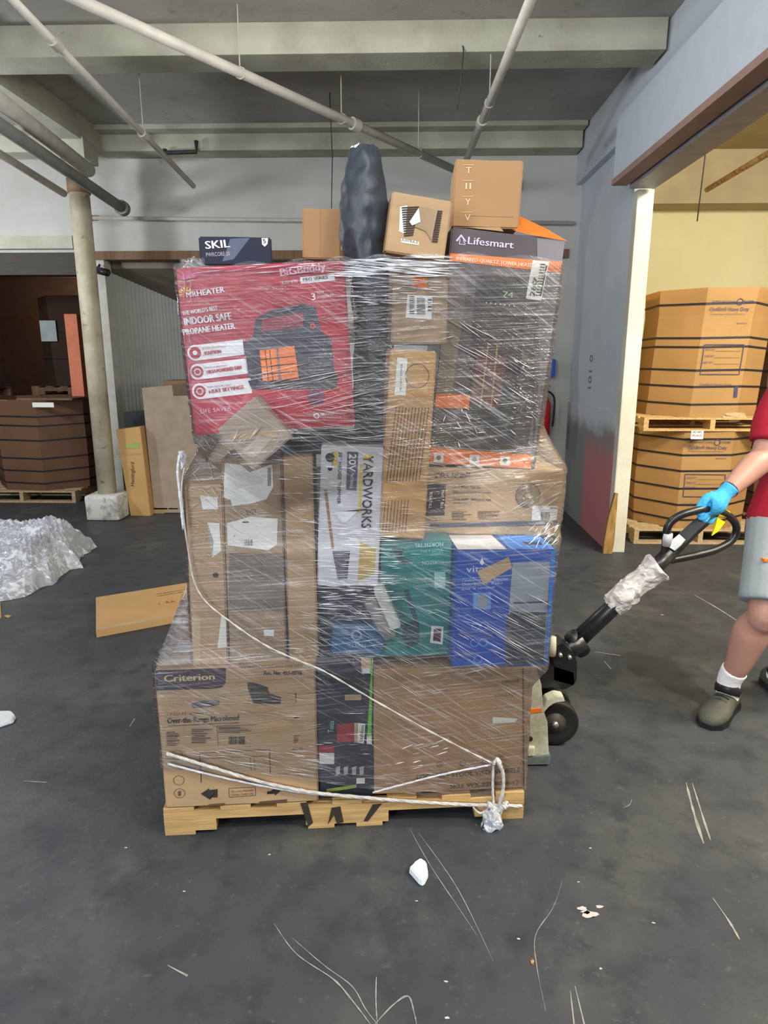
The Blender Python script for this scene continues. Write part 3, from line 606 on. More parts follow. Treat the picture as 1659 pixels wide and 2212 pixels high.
# --- middle tier, left
g = 'tall plain cartons on the left'
b = Box('tall_carton', [(402, 1046), (481, 1046), (492, 1436), (414, 1438)], .02, .45, CARD(), 'leftmost tall brown carton standing on the microwave box')
b.quad([(432, 1070), (470, 1074), (471, 1100), (438, 1100)], PAPER(), 'label'); b.quad([(448, 1128), (474, 1130), (478, 1190), (458, 1205), (462, 1170)], PAPER(), 'label'); b.quad([(478, 1330), (490, 1340), (490, 1396), (470, 1400)], PAPER(), 'label', label='torn white paper')
b.disc(430, 1162, 16, TAPE(), r0=13); b.rect(414, 1330, 434, 1436, TAPE(), 'tape'); b.disc(466, 1242, 6, INK())
b = Box('tall_carton', [(482, 992), (605, 988), (622, 1436), (492, 1436)], .03, .45, CARDG(), 'brown carton with white torn labels, second from left in the load')
b.quad([(486, 1000), (520, 1004), (540, 1020), (588, 1002), (590, 1052), (576, 1078), (540, 1088), (502, 1092), (498, 1080), (478, 1075)], PAPER(), 'label', label='torn white label')
b.quad([(490, 1130), (540, 1116), (600, 1120), (598, 1176), (580, 1188), (545, 1184), (492, 1178)], PAPER(), 'label', label='white shipping label'); b.bars(528, 1165, 546, 1178, 9, INK()); b.bars(524, 1126, 552, 1129, 1, INK()); b.text('+', (504, 1160), (509, 1160), 5, INK())
b.rect(578, 1010, 586, 1050, mat('green_tint', srgb(150, 160, 140), .6)); b.rect(495, 1195, 618, 1320, mat('grey_tint_card', srgb(122, 110, 98), .8), 'print_panel'); b.text('D52', (534, 1112), (555, 1108), 10, INKB())
b.rect(570, 1360, 592, 1374, PAPER())
b = Box('tall_carton', [(607, 988), (672, 985), (690, 1438), (626, 1438)], .025, .4, CARD(), 'plain tall brown carton left of the white trimmer box')
b.rect(608, 990, 612, 1430, INKB(), 'crease')  # dark strip painted for the shaded gap between the two cartons
# tilted small box
b = Box('small_carton', [(461, 926), (553, 863), (636, 942), (549, 1013)], -.055, .14, mat('taupe_card', srgb(164, 146, 124), .7, bump=.05), 'small taupe box tilted on its corner below the red heater box')
b.quad([(500, 935), (600, 930), (600, 945), (500, 948)], TAPE(), 'tape'); b.quad([(520, 975), (565, 938), (590, 946), (548, 990)], mat('pale_card', srgb(186, 172, 154), .5), 'label')
# white hedge trimmer box
b = Box('trimmer_box', [(690, 960), (833, 967), (814, 1268), (688, 1264)], .04, .4, mat('white_carton', srgb(206, 206, 212), .55, var=.05), 'white hedge trimmer box with black lettering at the centre')
yl = mat('yellow_print', srgb(226, 190, 60), .5)
b.text('YARDWORKS', (786, 984), (781, 1140), 21, BLACKP(), bold=.0012); b.quad([(778, 1003), (783, 1003), (779, 1108), (774, 1108)], yl, 'stripe')
b.quad([(788, 982), (806, 982), (800, 994), (783, 994)], yl, 'chevron'); b.quad([(750, 975), (774, 977), (770, 1060), (748, 1058)], mat('slate_print', srgb(80, 80, 96), .5), 'panel'); b.text('20V', (755, 980), (753, 1018), 15, WHITE(), off=.004, bold=.0008); b.text('Max LITHIUM-ION', (758, 1022), (755, 1054), 7, WHITE(), off=.004)
b.text('20\u2033 HEDGE TRIMMER', (732, 976), (728, 1088), 7, BLACKP(), bold=.0003); b.rect(720, 975, 728, 1008, yl, 'panel'); b.disc(713, 988, 10, BLACKP()); b.disc(713, 1012, 5, BLACKP()); b.text('brushless', (717, 976), (716, 1006), 5, BLACKP(), off=.004)
b.quad([(696, 1098), (722, 1104), (740, 1104), (800, 1098), (770, 1106), (752, 1108), (730, 1106)], INK(), 'tear'); b.quad([(722, 1104), (772, 1104), (748, 1128), (738, 1128)], WHITE(), 'torn_flap', off=.004)
b.quad([(700, 1058), (706, 1058), (722, 1185), (716, 1185)], mat('brown_stroke', srgb(150, 110, 80), .7), 'picture', label='pictured trimmer blade'); b.quad([(778, 1170), (812, 1186), (810, 1240), (772, 1255), (775, 1220)], mat('ochre_print', srgb(196, 164, 80), .6), 'panel'); b.quad([(718, 1190), (756, 1190), (748, 1215), (742, 1240), (750, 1250), (730, 1252), (728, 1225)], mat('grey_print', srgb(96, 94, 104), .6), 'picture')
# black things
Box('black_carton', [(600, 926), (838, 934), (838, 985), (604, 978)], .10, .36, mat('black_carton', srgb(44, 46, 54), .4, var=.3), 'flat black carton under the red heater box')
b = Box('black_carton', [(692, 1268), (822, 1268), (815, 1408), (690, 1412)], .075, .4, mat('ink_blue_carton', srgb(42, 42, 58), .35, var=.3), 'dark navy carton below the white trimmer box')
b = Box('blue_packet', [(722, 1352), (832, 1348), (826, 1412), (712, 1414)], .03, .04, mat('blue_packet', srgb(52, 104, 150), .4, var=.12, scale=10), 'blue packet with pale emblem above the charcoal box')
b.disc(770, 1372, 12, mat('pale_blue', srgb(150, 190, 220), .5), r0=8); b.text('CLEAN', (752, 1398), (790, 1397), 8, mat('pale_blue', srgb(150, 190, 220), .5))
b = Box('white_case', [(808, 1280), (830, 1276), (868, 1352), (846, 1366)], -.015, .10, mat('white_plastic_case', srgb(206, 208, 200), .4), 'narrow white plastic case edge tilted at the centre', yaw=.0)
b = Box('clear_case', [(796, 1302), (812, 1296), (852, 1370), (826, 1396)], -.002, .05, mat('smoky_plastic', srgb(140, 140, 138), .3, var=.25), 'smoky grey plastic case behind the narrow white case')
# teal, blue
teal = mat('teal_print', srgb(40, 124, 124), .4, var=.12, scale=6)
b = Box('teal_box', [(822, 1172), (975, 1166), (970, 1418), (824, 1416)], .05, .5, teal, 'teal printed box with upside-down lettering left of the blue box')
tw = mat('pale_teal_print', srgb(150, 200, 196), .5)
b.text('NORTH TEL', (957, 1163+8), (895, 1163+10), 9, tw, bold=.0004); b.text('STORE & BAG', (955, 1186), (908, 1188), 6, tw); b.text('COMPACT', (957, 1192), (930, 1194), 5, tw); b.text('HORIZON', (958, 1210), (912, 1212), 8, tw)
b.quad([(846, 1182), (872, 1184), (868, 1200), (888, 1212), (872, 1220), (858, 1205)], mat('dark_teal_picture', srgb(40, 70, 84), .5), 'picture'); b.quad([(872, 1275), (882, 1272), (902, 1335), (896, 1345)], mat('dark_teal_picture', srgb(40, 70, 84), .5), 'picture'); b.quad([(872, 1345), (905, 1338), (905, 1390), (880, 1400), (868, 1375)], mat('dark_teal_picture', srgb(40, 70, 84), .5), 'picture')
b.quad([(932, 1351), (958, 1353), (956, 1392), (929, 1388)], PAPER(), 'label'); b.quad([(937, 1357), (953, 1358), (951, 1386), (935, 1383)], mat('maroon_picture', srgb(80, 54, 66), .5), 'picture', off=.003); b.rect(938, 1235, 962, 1270, tw, 'small_print')
blue = mat('blue_print', srgb(40, 84, 172), .35, var=.1, scale=5); bluel = mat('bright_blue', srgb(40, 130, 226), .35)
b = Box('blue_box', [(988, 1192), (1202, 1185), (1183, 1440), (974, 1440)], -.012, .50, blue, 'bright blue water dispenser box at the right of the load')
bm = bmesh.new(); tz = b.h/2+.002; hw = b.w/2-.004
for x0, x1, mm in ((-hw, -hw+b.w*.52, WHITE()), (-hw+b.w*.52, hw, bluel)):
    bm = bmesh.new(); bm.faces.new([bm.verts.new(p) for p in ((x0, .003, tz), (x1-.01*(x0 < 0), .003, tz), (x1-.03*(x1 < hw-.01), .46, tz), (x0, .46, tz))]); mk('top_panel', bm, mm, b.o)
bm = bmesh.new()
for k in range(14): abox(bm, hw-.085+k*.0045, hw-.085+k*.0045+.002, .05, .085, tz+.001, tz+.0015)
mk('barcode', bm, BLACKP(), b.o); 
b.text('vitapur', (1007, 1236), (1086, 1232), 14, mat('ice_print', srgb(190, 206, 236), .5), bold=.0003); b.quad([(1041, 1204), (1046, 1216), (1041, 1221), (1036, 1216)], WHITE(), 'emblem')
for i, t in enumerate(('Countertop water dispenser', 'Distributeur d\u2019eau', 'pour le comptoir')): b.text(t, (998, 1256+i*9), (1098-i*14, 1252+i*9), 6, mat('ice_print', srgb(190, 206, 236), .5))
b.quad([(1030, 1234), (1098, 1202), (1106, 1225), (1044, 1262)], TAPE(), 'tape', off=.004, label='torn piece of brown tape'); b.quad([(1107, 1216), (1188, 1213), (1176, 1432), (1090, 1436)], mat('silver_picture', srgb(150, 156, 166), .45, var=.1), 'picture'); b.quad([(1106, 1320), (1180, 1322), (1174, 1432), (1090, 1434), (1094, 1330)], mat('charcoal_picture', srgb(64, 70, 78), .45, var=.2), 'picture', off=.003)
b.quad([(1108, 1300), (1184, 1298), (1184, 1301), (1108, 1303)], mat('charcoal_picture', srgb(64, 70, 78), .45), 'picture', off=.004); b.quad([(1190, 1188), (1200, 1188), (1184, 1438), (1177, 1438)], bluel, 'stripe')
b.rect(1022, 1280, 1060, 1316, mat('sky_panel', srgb(104, 158, 220), .5), 'panel'); b.rect(1032, 1284, 1052, 1312, mat('silver_picture', srgb(150, 156, 166), .45), 'picture', off=.003)
for x_, y_ in ((1028, 1352), (1046, 1351), (1025, 1388), (1044, 1387), (1032, 1424)): b.disc(x_, y_, 10, mat('sky_ring', srgb(90, 140, 214), .5), r0=7)
# --- truper box
b = Box('fan_box', [(920, 1016), (1222, 1010), (1204, 1156), (910, 1156)], .16, .45, CARD(), 'long brown fan box with round picture above the blue box')
b.text('TRUPER', (936, 1033), (1018, 1030), 11, INKB(), bold=.0008); b.quad([(921, 1044), (963, 1046), (960, 1113), (917, 1113)], mat('plum_ink', srgb(60, 48, 56), .7), 'panel'); b.text('TRUPER', (932, 1098), (934, 1062), 6, PAPER(), off=.003); b.text('TPS - 3M4', (957, 1098), (960, 1058), 6, PAPER(), off=.003)
b.text('LLLX Water Pole Sac', (978, 1054), (1038, 1055), 6, INK(), bold=.0003); b.bars(978, 1060, 1062, 1066, 2, INKB(), False, 'small_print'); b.text('ZWA AZMT   INN EXOS GAS', (978, 1080), (1060, 1082), 5, INK(), bold=.0003); b.text('ZMM-EN1Y', (978, 1089), (1020, 1090), 5, INK()); b.bars(976, 1104, 1022, 1124, 6, INKB(), False, 'small_print'); b.bars(1032, 1104, 1082, 1124, 6, INKB(), False, 'small_print')
b.disc(1140, 1070, 27, INKB(), r0=25, n=32); b.disc(1140, 1070, 24, mat('card_disc_print', srgb(126, 108, 88), .8), r0=6)  # ring and darker brown disc of the printed round picture
b.quad([(930, 1130), (1204, 1124), (1203, 1134), (929, 1140)], mat('slate_print', srgb(80, 80, 96), .5), 'stripe'); b.quad([(1150, 1092), (1205, 1093), (1202, 1124), (1148, 1124)], PAPER(), 'label'); b.bars(1168, 1106, 1188, 1123, 12, INK()); b.text('MM-MM', (1188, 1099), (1202, 1099), 4, INK(), off=.004)
# --- slender printed carton
b = Box('slender_carton', [(848, 756), (946, 756), (914, 1165), (816, 1160)], .03, .3, CARDY(), 'tall slender carton of fine print beside the trimmer box')
b.quad([(858, 772), (880, 774), (876, 855), (852, 853)], PAPER(), 'label'); b.text('RE-NEW STOCK', (867, 845), (869, 785), 4, INK(), off=.004)
for k in range(11): b.quad([(855+k*7, 880), (857+k*7, 880), (836+k*7, 1040), (834+k*7, 1040)], INKB(), 'rule')
for k in range(8): b.quad([(832+k*7, 1080), (833.5+k*7, 1080), (827+k*7, 1150), (825.5+k*7, 1150)], INKB(), 'rule')
b.disc(901, 812, 26, INKB(), r0=24.5)
# --- upper tier
b = Box('square_carton', [(852, 562), (971, 562), (964, 742), (842, 742)], .04, .3, CARDG(), 'battered square carton with orange tape below the striped-label box')
b.quad([(888, 596), (924, 600), (920, 624), (890, 618)], ORANGE(), 'tape', label='orange tape'); b.quad([(880, 636), (934, 640), (932, 690), (876, 686)], PAPER(), 'label', label='white barcode label'); b.bars(884, 640, 895, 680, 10, INK(), False, jit=.05); b.bars(924, 646, 932, 676, 4, INK(), False, jit=.05); b.bars(900, 644, 918, 680, 14, INK(), False, jit=.05)
b = Box('striped_label_box', [(850, 410), (975, 438), (962, 560), (828, 545)], .10, .3, CARD(), 'brown box with torn black-striped label atop the load')
b.quad([(864, 447), (880, 444), (876, 506), (862, 500)], PAPER(), 'label')
for k in range(13): b.quad([(868+k*.4, 448+k*5), (905-k, 446+k*5), (904-k, 449+k*5), (867+k*.4, 451+k*5)], INK(), 'stripe_mark', off=.003)
for k in range(14): b.quad([(944-k*.6, 455+k*5), (956-k*.8, 456+k*5), (955-k*.8, 459+k*5), (938-k*.6, 458+k*5)], INK(), 'stripe_mark', off=.003)
b.quad([(905, 446), (945, 455), (932, 520), (920, 500), (896, 490)], CARDG(), 'torn_patch', off=.004); b.quad([(904, 450), (908, 480), (890, 488), (884, 480)], PAPER(), 'torn_patch', off=.006); b.quad([(866, 515), (905, 522), (905, 530), (866, 524)], PAPER(), 'label')
b.text('JUSTRA-E', (867, 520), (902, 527), 5, INK(), off=.005)
b = Box('square_carton', [(988, 342), (1131, 348), (1118, 492), (974, 492)], .24, .28, mat('tan_card', srgb(166, 130, 90), .8, var=.05, scale=4), 'clean tan carton standing highest on the load', yaw=-.12)
wp = mat('pale_icon', srgb(224, 200, 166), .7)
for k, s_ in enumerate(('T', 'II', 'Y', 'V')): b.text(s_, (1006-k*.8, 375+k*34), (1018-k*.8, 375+k*34), 14, wp); y_ = 368+k*34; b.quad([(1000-k, y_-12), (1024-k, y_-12), (1024-k, y_-11), (1000-k, y_-11)], wp, 'rule')
b.quad([(1006, 465), (1110, 468), (1110, 469), (1006, 466)], CARDG(), 'crease'); 
b = Box('square_carton', [(655, 449), (738, 452), (737, 560), (652, 560)], .36, .3, mat('tan_card', srgb(166, 130, 90), .8), 'plain tan carton behind the black garment bag at left')
b.rect(690, 450, 691.5, 558, CARDG(), 'crease')
b = Box('tool_box', [(437, 518), (583, 506), (590, 568), (428, 578)], .20, .22, mat('navy_carton', srgb(32, 38, 58), .35, var=.15), 'dark navy tool box with white lettering on the red box', yaw=.10)
b.text('SKIL', (445, 538), (497, 534), 17, WHITE(), bold=.001); b.text('PWRCORE 20', (446, 555), (497, 552), 9, mat('pale_lilac', srgb(180, 176, 190), .6)); b.quad([(497, 516), (540, 512), (505, 560), (480, 565), (490, 540)], mat('grey_slate', srgb(86, 98, 118), .4), 'panel', off=.001)
b.quad([(565, 513), (579, 512), (578, 527), (572, 533), (566, 528)], WHITE(), 'emblem'); b.text('5', (569, 526), (575, 525), 9, BLACKP(), off=.004)
# Side lettering of the tool box
# --- red heater box
red = mat('red_print', srgb(176, 34, 54), .4, var=.06, scale=4, coat=.2)
b = Box('heater_box', [(393, 590), (748, 552), (762, 914), (410, 946)], .02, .22, red, 'large red indoor heater box at upper left of the load')
b.quad([(394, 592), (748, 553), (748, 566), (450, 590), (394, 606)], mat('pink_print', srgb(216, 84, 116), .4), 'top_band')  # pinker band along the top edge of the front
b.text('BiGBuddy', (607, 597), (704, 583), 17, mat('pink_white', srgb(236, 180, 200), .5), bold=.0012); b.quad([(648, 599), (722, 592), (724, 606), (650, 613)], WHITE(), 'panel'); b.text('PRO SERIES', (655, 608), (708, 602), 7, INK(), off=.004, bold=.0003); b.text('18,000 BTU', (607, 615), (643, 611), 7, WHITE())
b.text('MRHEATER', (404, 643), (486, 631), 12, WHITE(), bold=.0006)
for k in range(7):
    a_ = PI+.1-k*PI/6.5; b.quad([(401+math.cos(a_)*4, 636-math.sin(a_)*4), (401+math.cos(a_-.15)*16, 636-math.sin(a_-.15)*16), (401+math.cos(a_+.15)*16, 636-math.sin(a_+.15)*16)], mat('sun_yellow', srgb(240, 190, 40), .5), 'sun_ray')
b.text('THE WORLD\u2019S BEST', (395, 682), (471, 669), 9, WHITE(), bold=.0004); b.text('INDOOR SAFE', (400, 703), (501, 690), 16, WHITE(), bold=.001); b.text('PROPANE HEATER', (397, 724), (508, 710), 13, WHITE(), bold=.0008)
b.text('3', (674, 649), (682, 648), 16, WHITE(), bold=.0008); b.text('YEAR', (685, 636), (701, 634), 6, WHITE()); b.text('WARRANTY', (685, 646), (722, 641), 6, WHITE())
rd2 = mat('red_ink', srgb(180, 40, 54), .5)
for k, (y0, t1, t2, x1) in enumerate(((762, 'PUSH BUTTON', 'IGNITION', 524), (803, 'BUILT-IN BATTERY', 'HIGH-POWERED FAN', 532), (845, 'LOW, MEDIUM, HIGH', 'HEAT SETTINGS', 541))):
    x0 = 418+k*5; b.quad([(x0, y0-16), (x1, y0-29), (x1+4, y0+4), (x0+6, y0+17)], WHITE(), 'panel'); b.disc(x0+4, y0, 17, WHITE(), 'panel'); b.disc(x0+4, y0, 12.5, rd2, off=.004, r0=8 if k else 0); b.disc(x0+4, y0, 5, rd2 if k else WHITE(), off=.005)
    b.text(t1, (x0+20, y0-7), (x0+70, y0-12), 3.5, rd2, off=.004); b.text(t2, (x0+25, y0+5), (x0+(60 if k == 0 else 99), y0+(1 if k == 0 else -6)), 8, rd2, off=.004, bold=.0006)
b.text('LIFE SAVER', (434, 893), (500, 886), 9, mat('pink_white', srgb(236, 180, 200), .5))
hb = mat('heater_dark', srgb(60, 56, 70), .45, var=.2, scale=6); hb2 = mat('heater_darker', srgb(44, 42, 54), .45)
b.quad([(525, 740), (546, 730), (552, 690), (585, 670), (655, 656), (682, 662), (692, 715), (715, 730), (722, 800), (730, 815), (727, 838), (540, 834), (532, 800)], hb, 'picture', label='pictured portable heater')
b.quad([(566, 690), (655, 676), (655, 706), (566, 716)], mat('handle_gap', srgb(150, 60, 76), .5), 'picture', off=.003); b.quad([(652, 738), (690, 712), (715, 732), (722, 815), (665, 818)], hb2, 'picture', off=.0032); b.quad([(536, 822), (650, 828), (728, 822), (726, 840), (543, 840)], hb2, 'picture', off=.0034)
b.disc(676, 704, 6, mat('knob_red', srgb(220, 60, 50), .5), off=.005, r0=3); b.quad([(561, 757), (636, 747), (646, 820), (568, 823)], mat('ember_orange', srgb(238, 126, 52), .5), 'picture', off=.0045)
b.quad([(597, 750), (601, 750), (608, 822), (603, 822)], mat('grille_grey', srgb(120, 110, 110), .5), 'picture', off=.006)
for k in range(4): y_ = 768+k*16; b.quad([(562+k*2, y_+8), (638+k*2, y_), (638+k*2, y_+1.6), (562+k*2, y_+9.6)], BLACKP(), 'grille_bar', off=.0065)
for x_ in (572, 582): b.quad([(x_, 756), (x_+1.5, 756), (x_+9, 822), (x_+7.5, 822)], BLACKP(), 'grille_bar', off=.0065)
b.disc(682, 858, 19, mat('grape_print', srgb(110, 40, 80), .5), off=.003); b.disc(684, 898, 6, WHITE(), r0=4); b.text('VENT-FREE', (692, 898), (722, 895), 6, WHITE())
b.quad([(745, 555), (748, 556), (761, 912), (752, 914), (748, 800)], mat('deep_red', srgb(150, 24, 44), .5), 'edge_strip')

# --- infrared tower heater box
b = Box('tower_heater_box', [(976, 488), (1228, 520), (1150, 1012), (926, 1006)], .17, .30, mat('grey_brown_print', srgb(92, 84, 88), .4, var=.1, scale=4), 'tall grey tower heater box with orange bands at right')
b.quad([(972, 547), (1222, 567), (1215, 590), (970, 563)], ORANGE(), 'stripe'); b.quad([(1160, 515), (1224, 522), (1150, 1010), (1140, 960), (1165, 800)], mat('edge_grey', srgb(126, 122, 126), .4), 'side_band', off=.0012)
b.text('Lifesmart', (1010, 527), (1108, 537), 16, mat('lilac_white', srgb(214, 206, 226), .5), bold=.0006); b.text('INFRARED QUARTZ TOWER HEATER', (985, 562), (1155, 578), 8, mat('cream_print', srgb(250, 214, 180), .5), off=.003, bold=.0005)
lw = mat('lilac_white', srgb(214, 206, 226), .5)
b.quad([(984, 520), (996, 506), (1008, 522), (1004, 522), (996, 511), (988, 522)], lw, 'emblem'); b.text('LS', (991, 528), (1005, 530), 12, lw)
b.quad([(1030, 590), (1140, 602), (1110, 960), (1010, 900), (1020, 700)], mat('tower_dark', srgb(62, 56, 62), .45), 'picture', off=.002); b.text('74', (1085, 641), (1107, 643), 12, mat('mint_digits', srgb(150, 220, 160), .4), off=.004, bold=.0004)
b.quad([(972, 590), (1010, 594), (1000, 690), (966, 690)], mat('warm_grey_pic', srgb(110, 100, 100), .5), 'picture'); b.quad([(958, 690), (1000, 680), (975, 860), (940, 850)], mat('olive_grey_pic', srgb(122, 112, 92), .5), 'picture')
for k in range(9): y_ = 668+k*9; b.quad([(1036, y_), (1116-k, y_+4), (1116-k, y_+5.5), (1036, y_+1.5)], mat('slat_grey', srgb(92, 86, 92), .5), 'louvre', off=.0035)
for k in range(7): b.disc(1050+k*10, 654+k*1.2, 1.6, lw, off=.004)
b.quad([(1030, 760), (1095, 775), (1075, 880), (1015, 868)], mat('ember_brown', srgb(104, 60, 58), .5), 'picture', off=.0042); b.quad([(1053, 740), (1056, 740), (1038, 880), (1035, 880)], mat('sepia_line', srgb(160, 130, 90), .5), 'picture', off=.005); b.quad([(1072, 745), (1075, 745), (1062, 880), (1058, 880)], mat('sepia_line', srgb(160, 130, 90), .5), 'picture', off=.005)
b.quad([(938, 850), (1015, 853), (1012, 883), (936, 880)], ORANGE(), 'label', off=.004, label='orange remote control callout'); b.text('LIFESMART', (975, 862), (1002, 863), 6, mat('cream_print', srgb(250, 214, 180), .5), off=.006); b.text('INFRA-HEAT', (968, 876), (1000, 877), 6, mat('cream_print', srgb(250, 214, 180), .5), off=.006)
b.quad([(930, 966), (1148, 982), (1146, 1012), (926, 1004)], ORANGE(), 'stripe', off=.004); b.quad([(937, 900), (1120, 970), (1060, 972), (937, 962)], mat('wood_floor_pic', srgb(70, 64, 60), .5), 'picture', off=.003); b.quad([(937, 940), (1148, 966), (1148, 980), (934, 966)], mat('pale_rug_pic', srgb(150, 142, 140), .5), 'picture', off=.0028)
for x_ in (947, 1024, 1090): y_ = 988+(x_-947)*.045; b.quad([(x_-10, y_-10), (x_+11, y_-9), (x_+10, y_+11), (x_-11, y_+10)], PAPER(), 'icon', off=.006); b.disc(x_, y_, 5, mat('grille_grey', srgb(120, 110, 110), .5), off=.007)
for x_ in (975, 1044, 1108): b.bars(x_, 982+(x_-947)*.045, x_+26, 997+(x_-947)*.045, 3, mat('cream_print', srgb(250, 214, 180), .5), False, 'small_print')
b.quad([(1150, 562), (1186, 566), (1168, 650), (1135, 645)], PAPER(), 'label', off=.004, label='white price label'); b.text('7', (1160, 612), (1162, 600), 11, INK(), off=.006); b.text('280', (1153, 641), (1160, 606), 11, INK(), off=.006, bold=.0004)
b.quad([(1178, 574), (1181, 574), (1168, 640), (1165, 640)], INK(), 'barcode', off=.006)
for k in range(12): y_ = 570+k*6; x_ = 1166-k*.9; b.quad([(x_, y_), (x_+11, y_+1), (x_+10, y_+3.3), (x_, y_+2.3)], INK(), 'barcode', off=.006)
# open flaps of the tower heater box
for name_, pts, m_ in (('flap', [(976, 488), (1088, 500), (1075, 484), (990, 486)], CARD()), ('flap', [(1085, 490), (1120, 466), (1185, 497), (1225, 521), (1140, 506)], ORANGE())):
    bm = bmesh.new(); n_ = len(pts); I = b.M.inverted(); P = []
    for i, (x, y) in enumerate(pts): dpt = .17+(.0 if y > 495 else .12); P.append(I @ (LM @ lp(x, y, dpt)))
    f_ = [bm.verts.new(p) for p in P]; g_ = [bm.verts.new(p+Vector((0, .004, .002))) for p in P]; bm.faces.new(f_); bm.faces.new(g_[::-1])
    for i in range(n_): bm.faces.new((f_[i], f_[(i+1) % n_], g_[(i+1) % n_], g_[i]))
    o = mk(name_, bm, m_, b.o); o['label'] = 'orange inner flap' if m_ == ORANGE() else 'cardboard top flap'
TH = b

# --- black garment bag (tall cover)
bagm = mat('black_nylon', srgb(44, 52, 62), .5, var=.2, scale=5, bump=.5, bscale=22, stretch=(1, 1, .6), spec=.6)
prof = [(950, 766, 848), (850, 766, 850), (700, 764, 852), (600, 756, 846), (545, 742, 834), (525, 734, 832), (500, 732, 838), (440, 733, 838), (400, 738, 833), (370, 745, 828), (340, 750, 820), (324, 753, 814), (318, 758, 806)]
bm = bmesh.new(); rings = []
for k, (y, x0, x1) in enumerate(prof):
    a_, c_ = lp(x0, y, .22), lp(x1, y, .22); cc = (a_+c_)/2; rx = (c_-a_).length/2
    rings.append([cc+Vector((math.cos(2*PI*i/36)*rx*(1+.015*math.sin(i*.7+k*1.3)), math.sin(2*PI*i/36)*min(.085, rx*1.0)*(1+.04*math.sin(i*.5+k*1.4)), .004*math.sin(i*.8+k))) for i in range(36)])
R2 = []
for a_, c_ in zip(rings, rings[1:]):
    for t in (0, .33, .66): R2.append([p.lerp(q_, t) for p, q_ in zip(a_, c_)])
R2.append(rings[-1]); loft(bm, R2)
bmesh.ops.subdivide_edges(bm, edges=bm.edges[:], cuts=1, use_grid_fill=True)
for v in bm.verts:
    q_ = Vector((v.co.x*11+v.co.z*5, v.co.y*11, v.co.z*9-v.co.x*6)); v.co += noise.noise_vector(q_)*.007+noise.noise_vector(q_*2.3)*.007
bag = mk('garment_bag', bm, bagm, None, True); bag.matrix_world = LM; tag(bag, 'tall black nylon bag standing upright in the middle of the load', 'bag')
bm = bmesh.new(); 
a_ = lp(748, 600, .10); me = textmesh('STEADY CHARGER')
X = [v.co.x for v in me.vertices]; p0_, p1_ = lp(752, 590, .105), lp(766, 690, .105); ux = (p1_-p0_).normalized(); uz = Vector((-ux.z, 0, ux.x)); wl = (p1_-p0_).length
for v in me.vertices: v.co = p0_+ux*((v.co.x-min(X))/(max(X)-min(X))*wl if False else 0)+ux*((v.co.x/ max(X))*wl)+uz*(v.co.y*.012)
bm.free(); me.materials.append(WHITE()); o = bpy.data.objects.new('lettering', me); C.objects.link(o); o.parent = bag

# ------------------------------------------------------------------ shrink wrap
def film_mat(name, seed=0, strength=1.0, base=.05, milk=.35, crumple=False):
    m = bpy.data.materials.new(name); m.use_nodes = True; nt = m.node_tree; N = nt.nodes; L = nt.links; N.clear()
    out = N.new('ShaderNodeOutputMaterial'); tc = N.new('ShaderNodeTexCoord')
    def streak(rot, sc, nscale, lo, hi):
        mp = N.new('ShaderNodeMapping'); mp.vector_type = 'TEXTURE' if False else 'POINT'; mp.inputs['Rotation'].default_value = (0, rot, 0); L.new(tc.outputs['Object'], mp.inputs[0])
        m2 = N.new('ShaderNodeMapping'); m2.inputs['Scale'].default_value = sc; m2.inputs['Location'].default_value = (seed, seed*2, 0); L.new(mp.outputs[0], m2.inputs[0])
        n = N.new('ShaderNodeTexNoise'); n.inputs['Scale'].default_value = nscale; n.inputs['Detail'].default_value = 4; L.new(m2.outputs[0], n.inputs[0])
        r = N.new('ShaderNodeMapRange'); r.inputs[1].default_value = lo; r.inputs[2].default_value = hi; L.new(n.outputs[0], r.inputs[0]); return n.outputs[0], r.outputs[0]
    def mth(op, x, y):
        k = N.new('ShaderNodeMath'); k.operation = op; k.use_clamp = False
        for i, q in enumerate((x, y)):
            if isinstance(q, (int, float)): k.inputs[i].default_value = q
            else: L.new(q, k.inputs[i])
        return k.outputs[0]
    n1, s1 = streak(.06, (1, 1, 1) if crumple else (1, 1, 30), 14 if crumple else 5, .52, .75)
    n2, s2 = streak(-.55, (1, 1.5, 1) if crumple else (1, 1, 34), 30 if crumple else 4.5, .54, .68)
    n3, s3 = streak(.0, (1, 1, 1), 4, .35, .65)
    hgt = mth('ADD', n1, mth('MULTIPLY', n2, .8)); 
    bp = N.new('ShaderNodeBump'); bp.inputs['Strength'].default_value = .55; bp.inputs['Distance'].default_value = .009; L.new(hgt, bp.inputs['Height'])
    tr = N.new('ShaderNodeBsdfTransparent'); tr.inputs[0].default_value = (.97, .975, .985, 1)
    gl = N.new('ShaderNodeBsdfGlossy'); gl.inputs['Roughness'].default_value = .19; L.new(bp.outputs[0], gl.inputs['Normal'])
    df = N.new('ShaderNodeBsdfDiffuse'); df.inputs[0].default_value = (.85, .88, .95, 1)
    fr = N.new('ShaderNodeFresnel'); fr.inputs[0].default_value = 1.45; L.new(bp.outputs[0], fr.inputs['Normal'])
    f1 = mth('ADD', mth('MULTIPLY', fr.outputs[0], 1.1*strength), mth('MULTIPLY', s1, .10*strength)); f1 = mth('MINIMUM', f1, .85)
    m1 = N.new('ShaderNodeMixShader'); L.new(f1, m1.inputs[0]); L.new(tr.outputs[0], m1.inputs[1]); L.new(gl.outputs[0], m1.inputs[2])
    f2 = mth('ADD', mth('MULTIPLY', mth('MULTIPLY', mth('ADD', s1, s2), s3), milk), base); f2 = mth('MINIMUM', f2, .75)
    m2 = N.new('ShaderNodeMixShader'); L.new(f2, m2.inputs[0]); L.new(m1.outputs[0], m2.inputs[1]); L.new(df.outputs[0], m2.inputs[2])
    L.new(m2.outputs[0], out.inputs[0]); return m
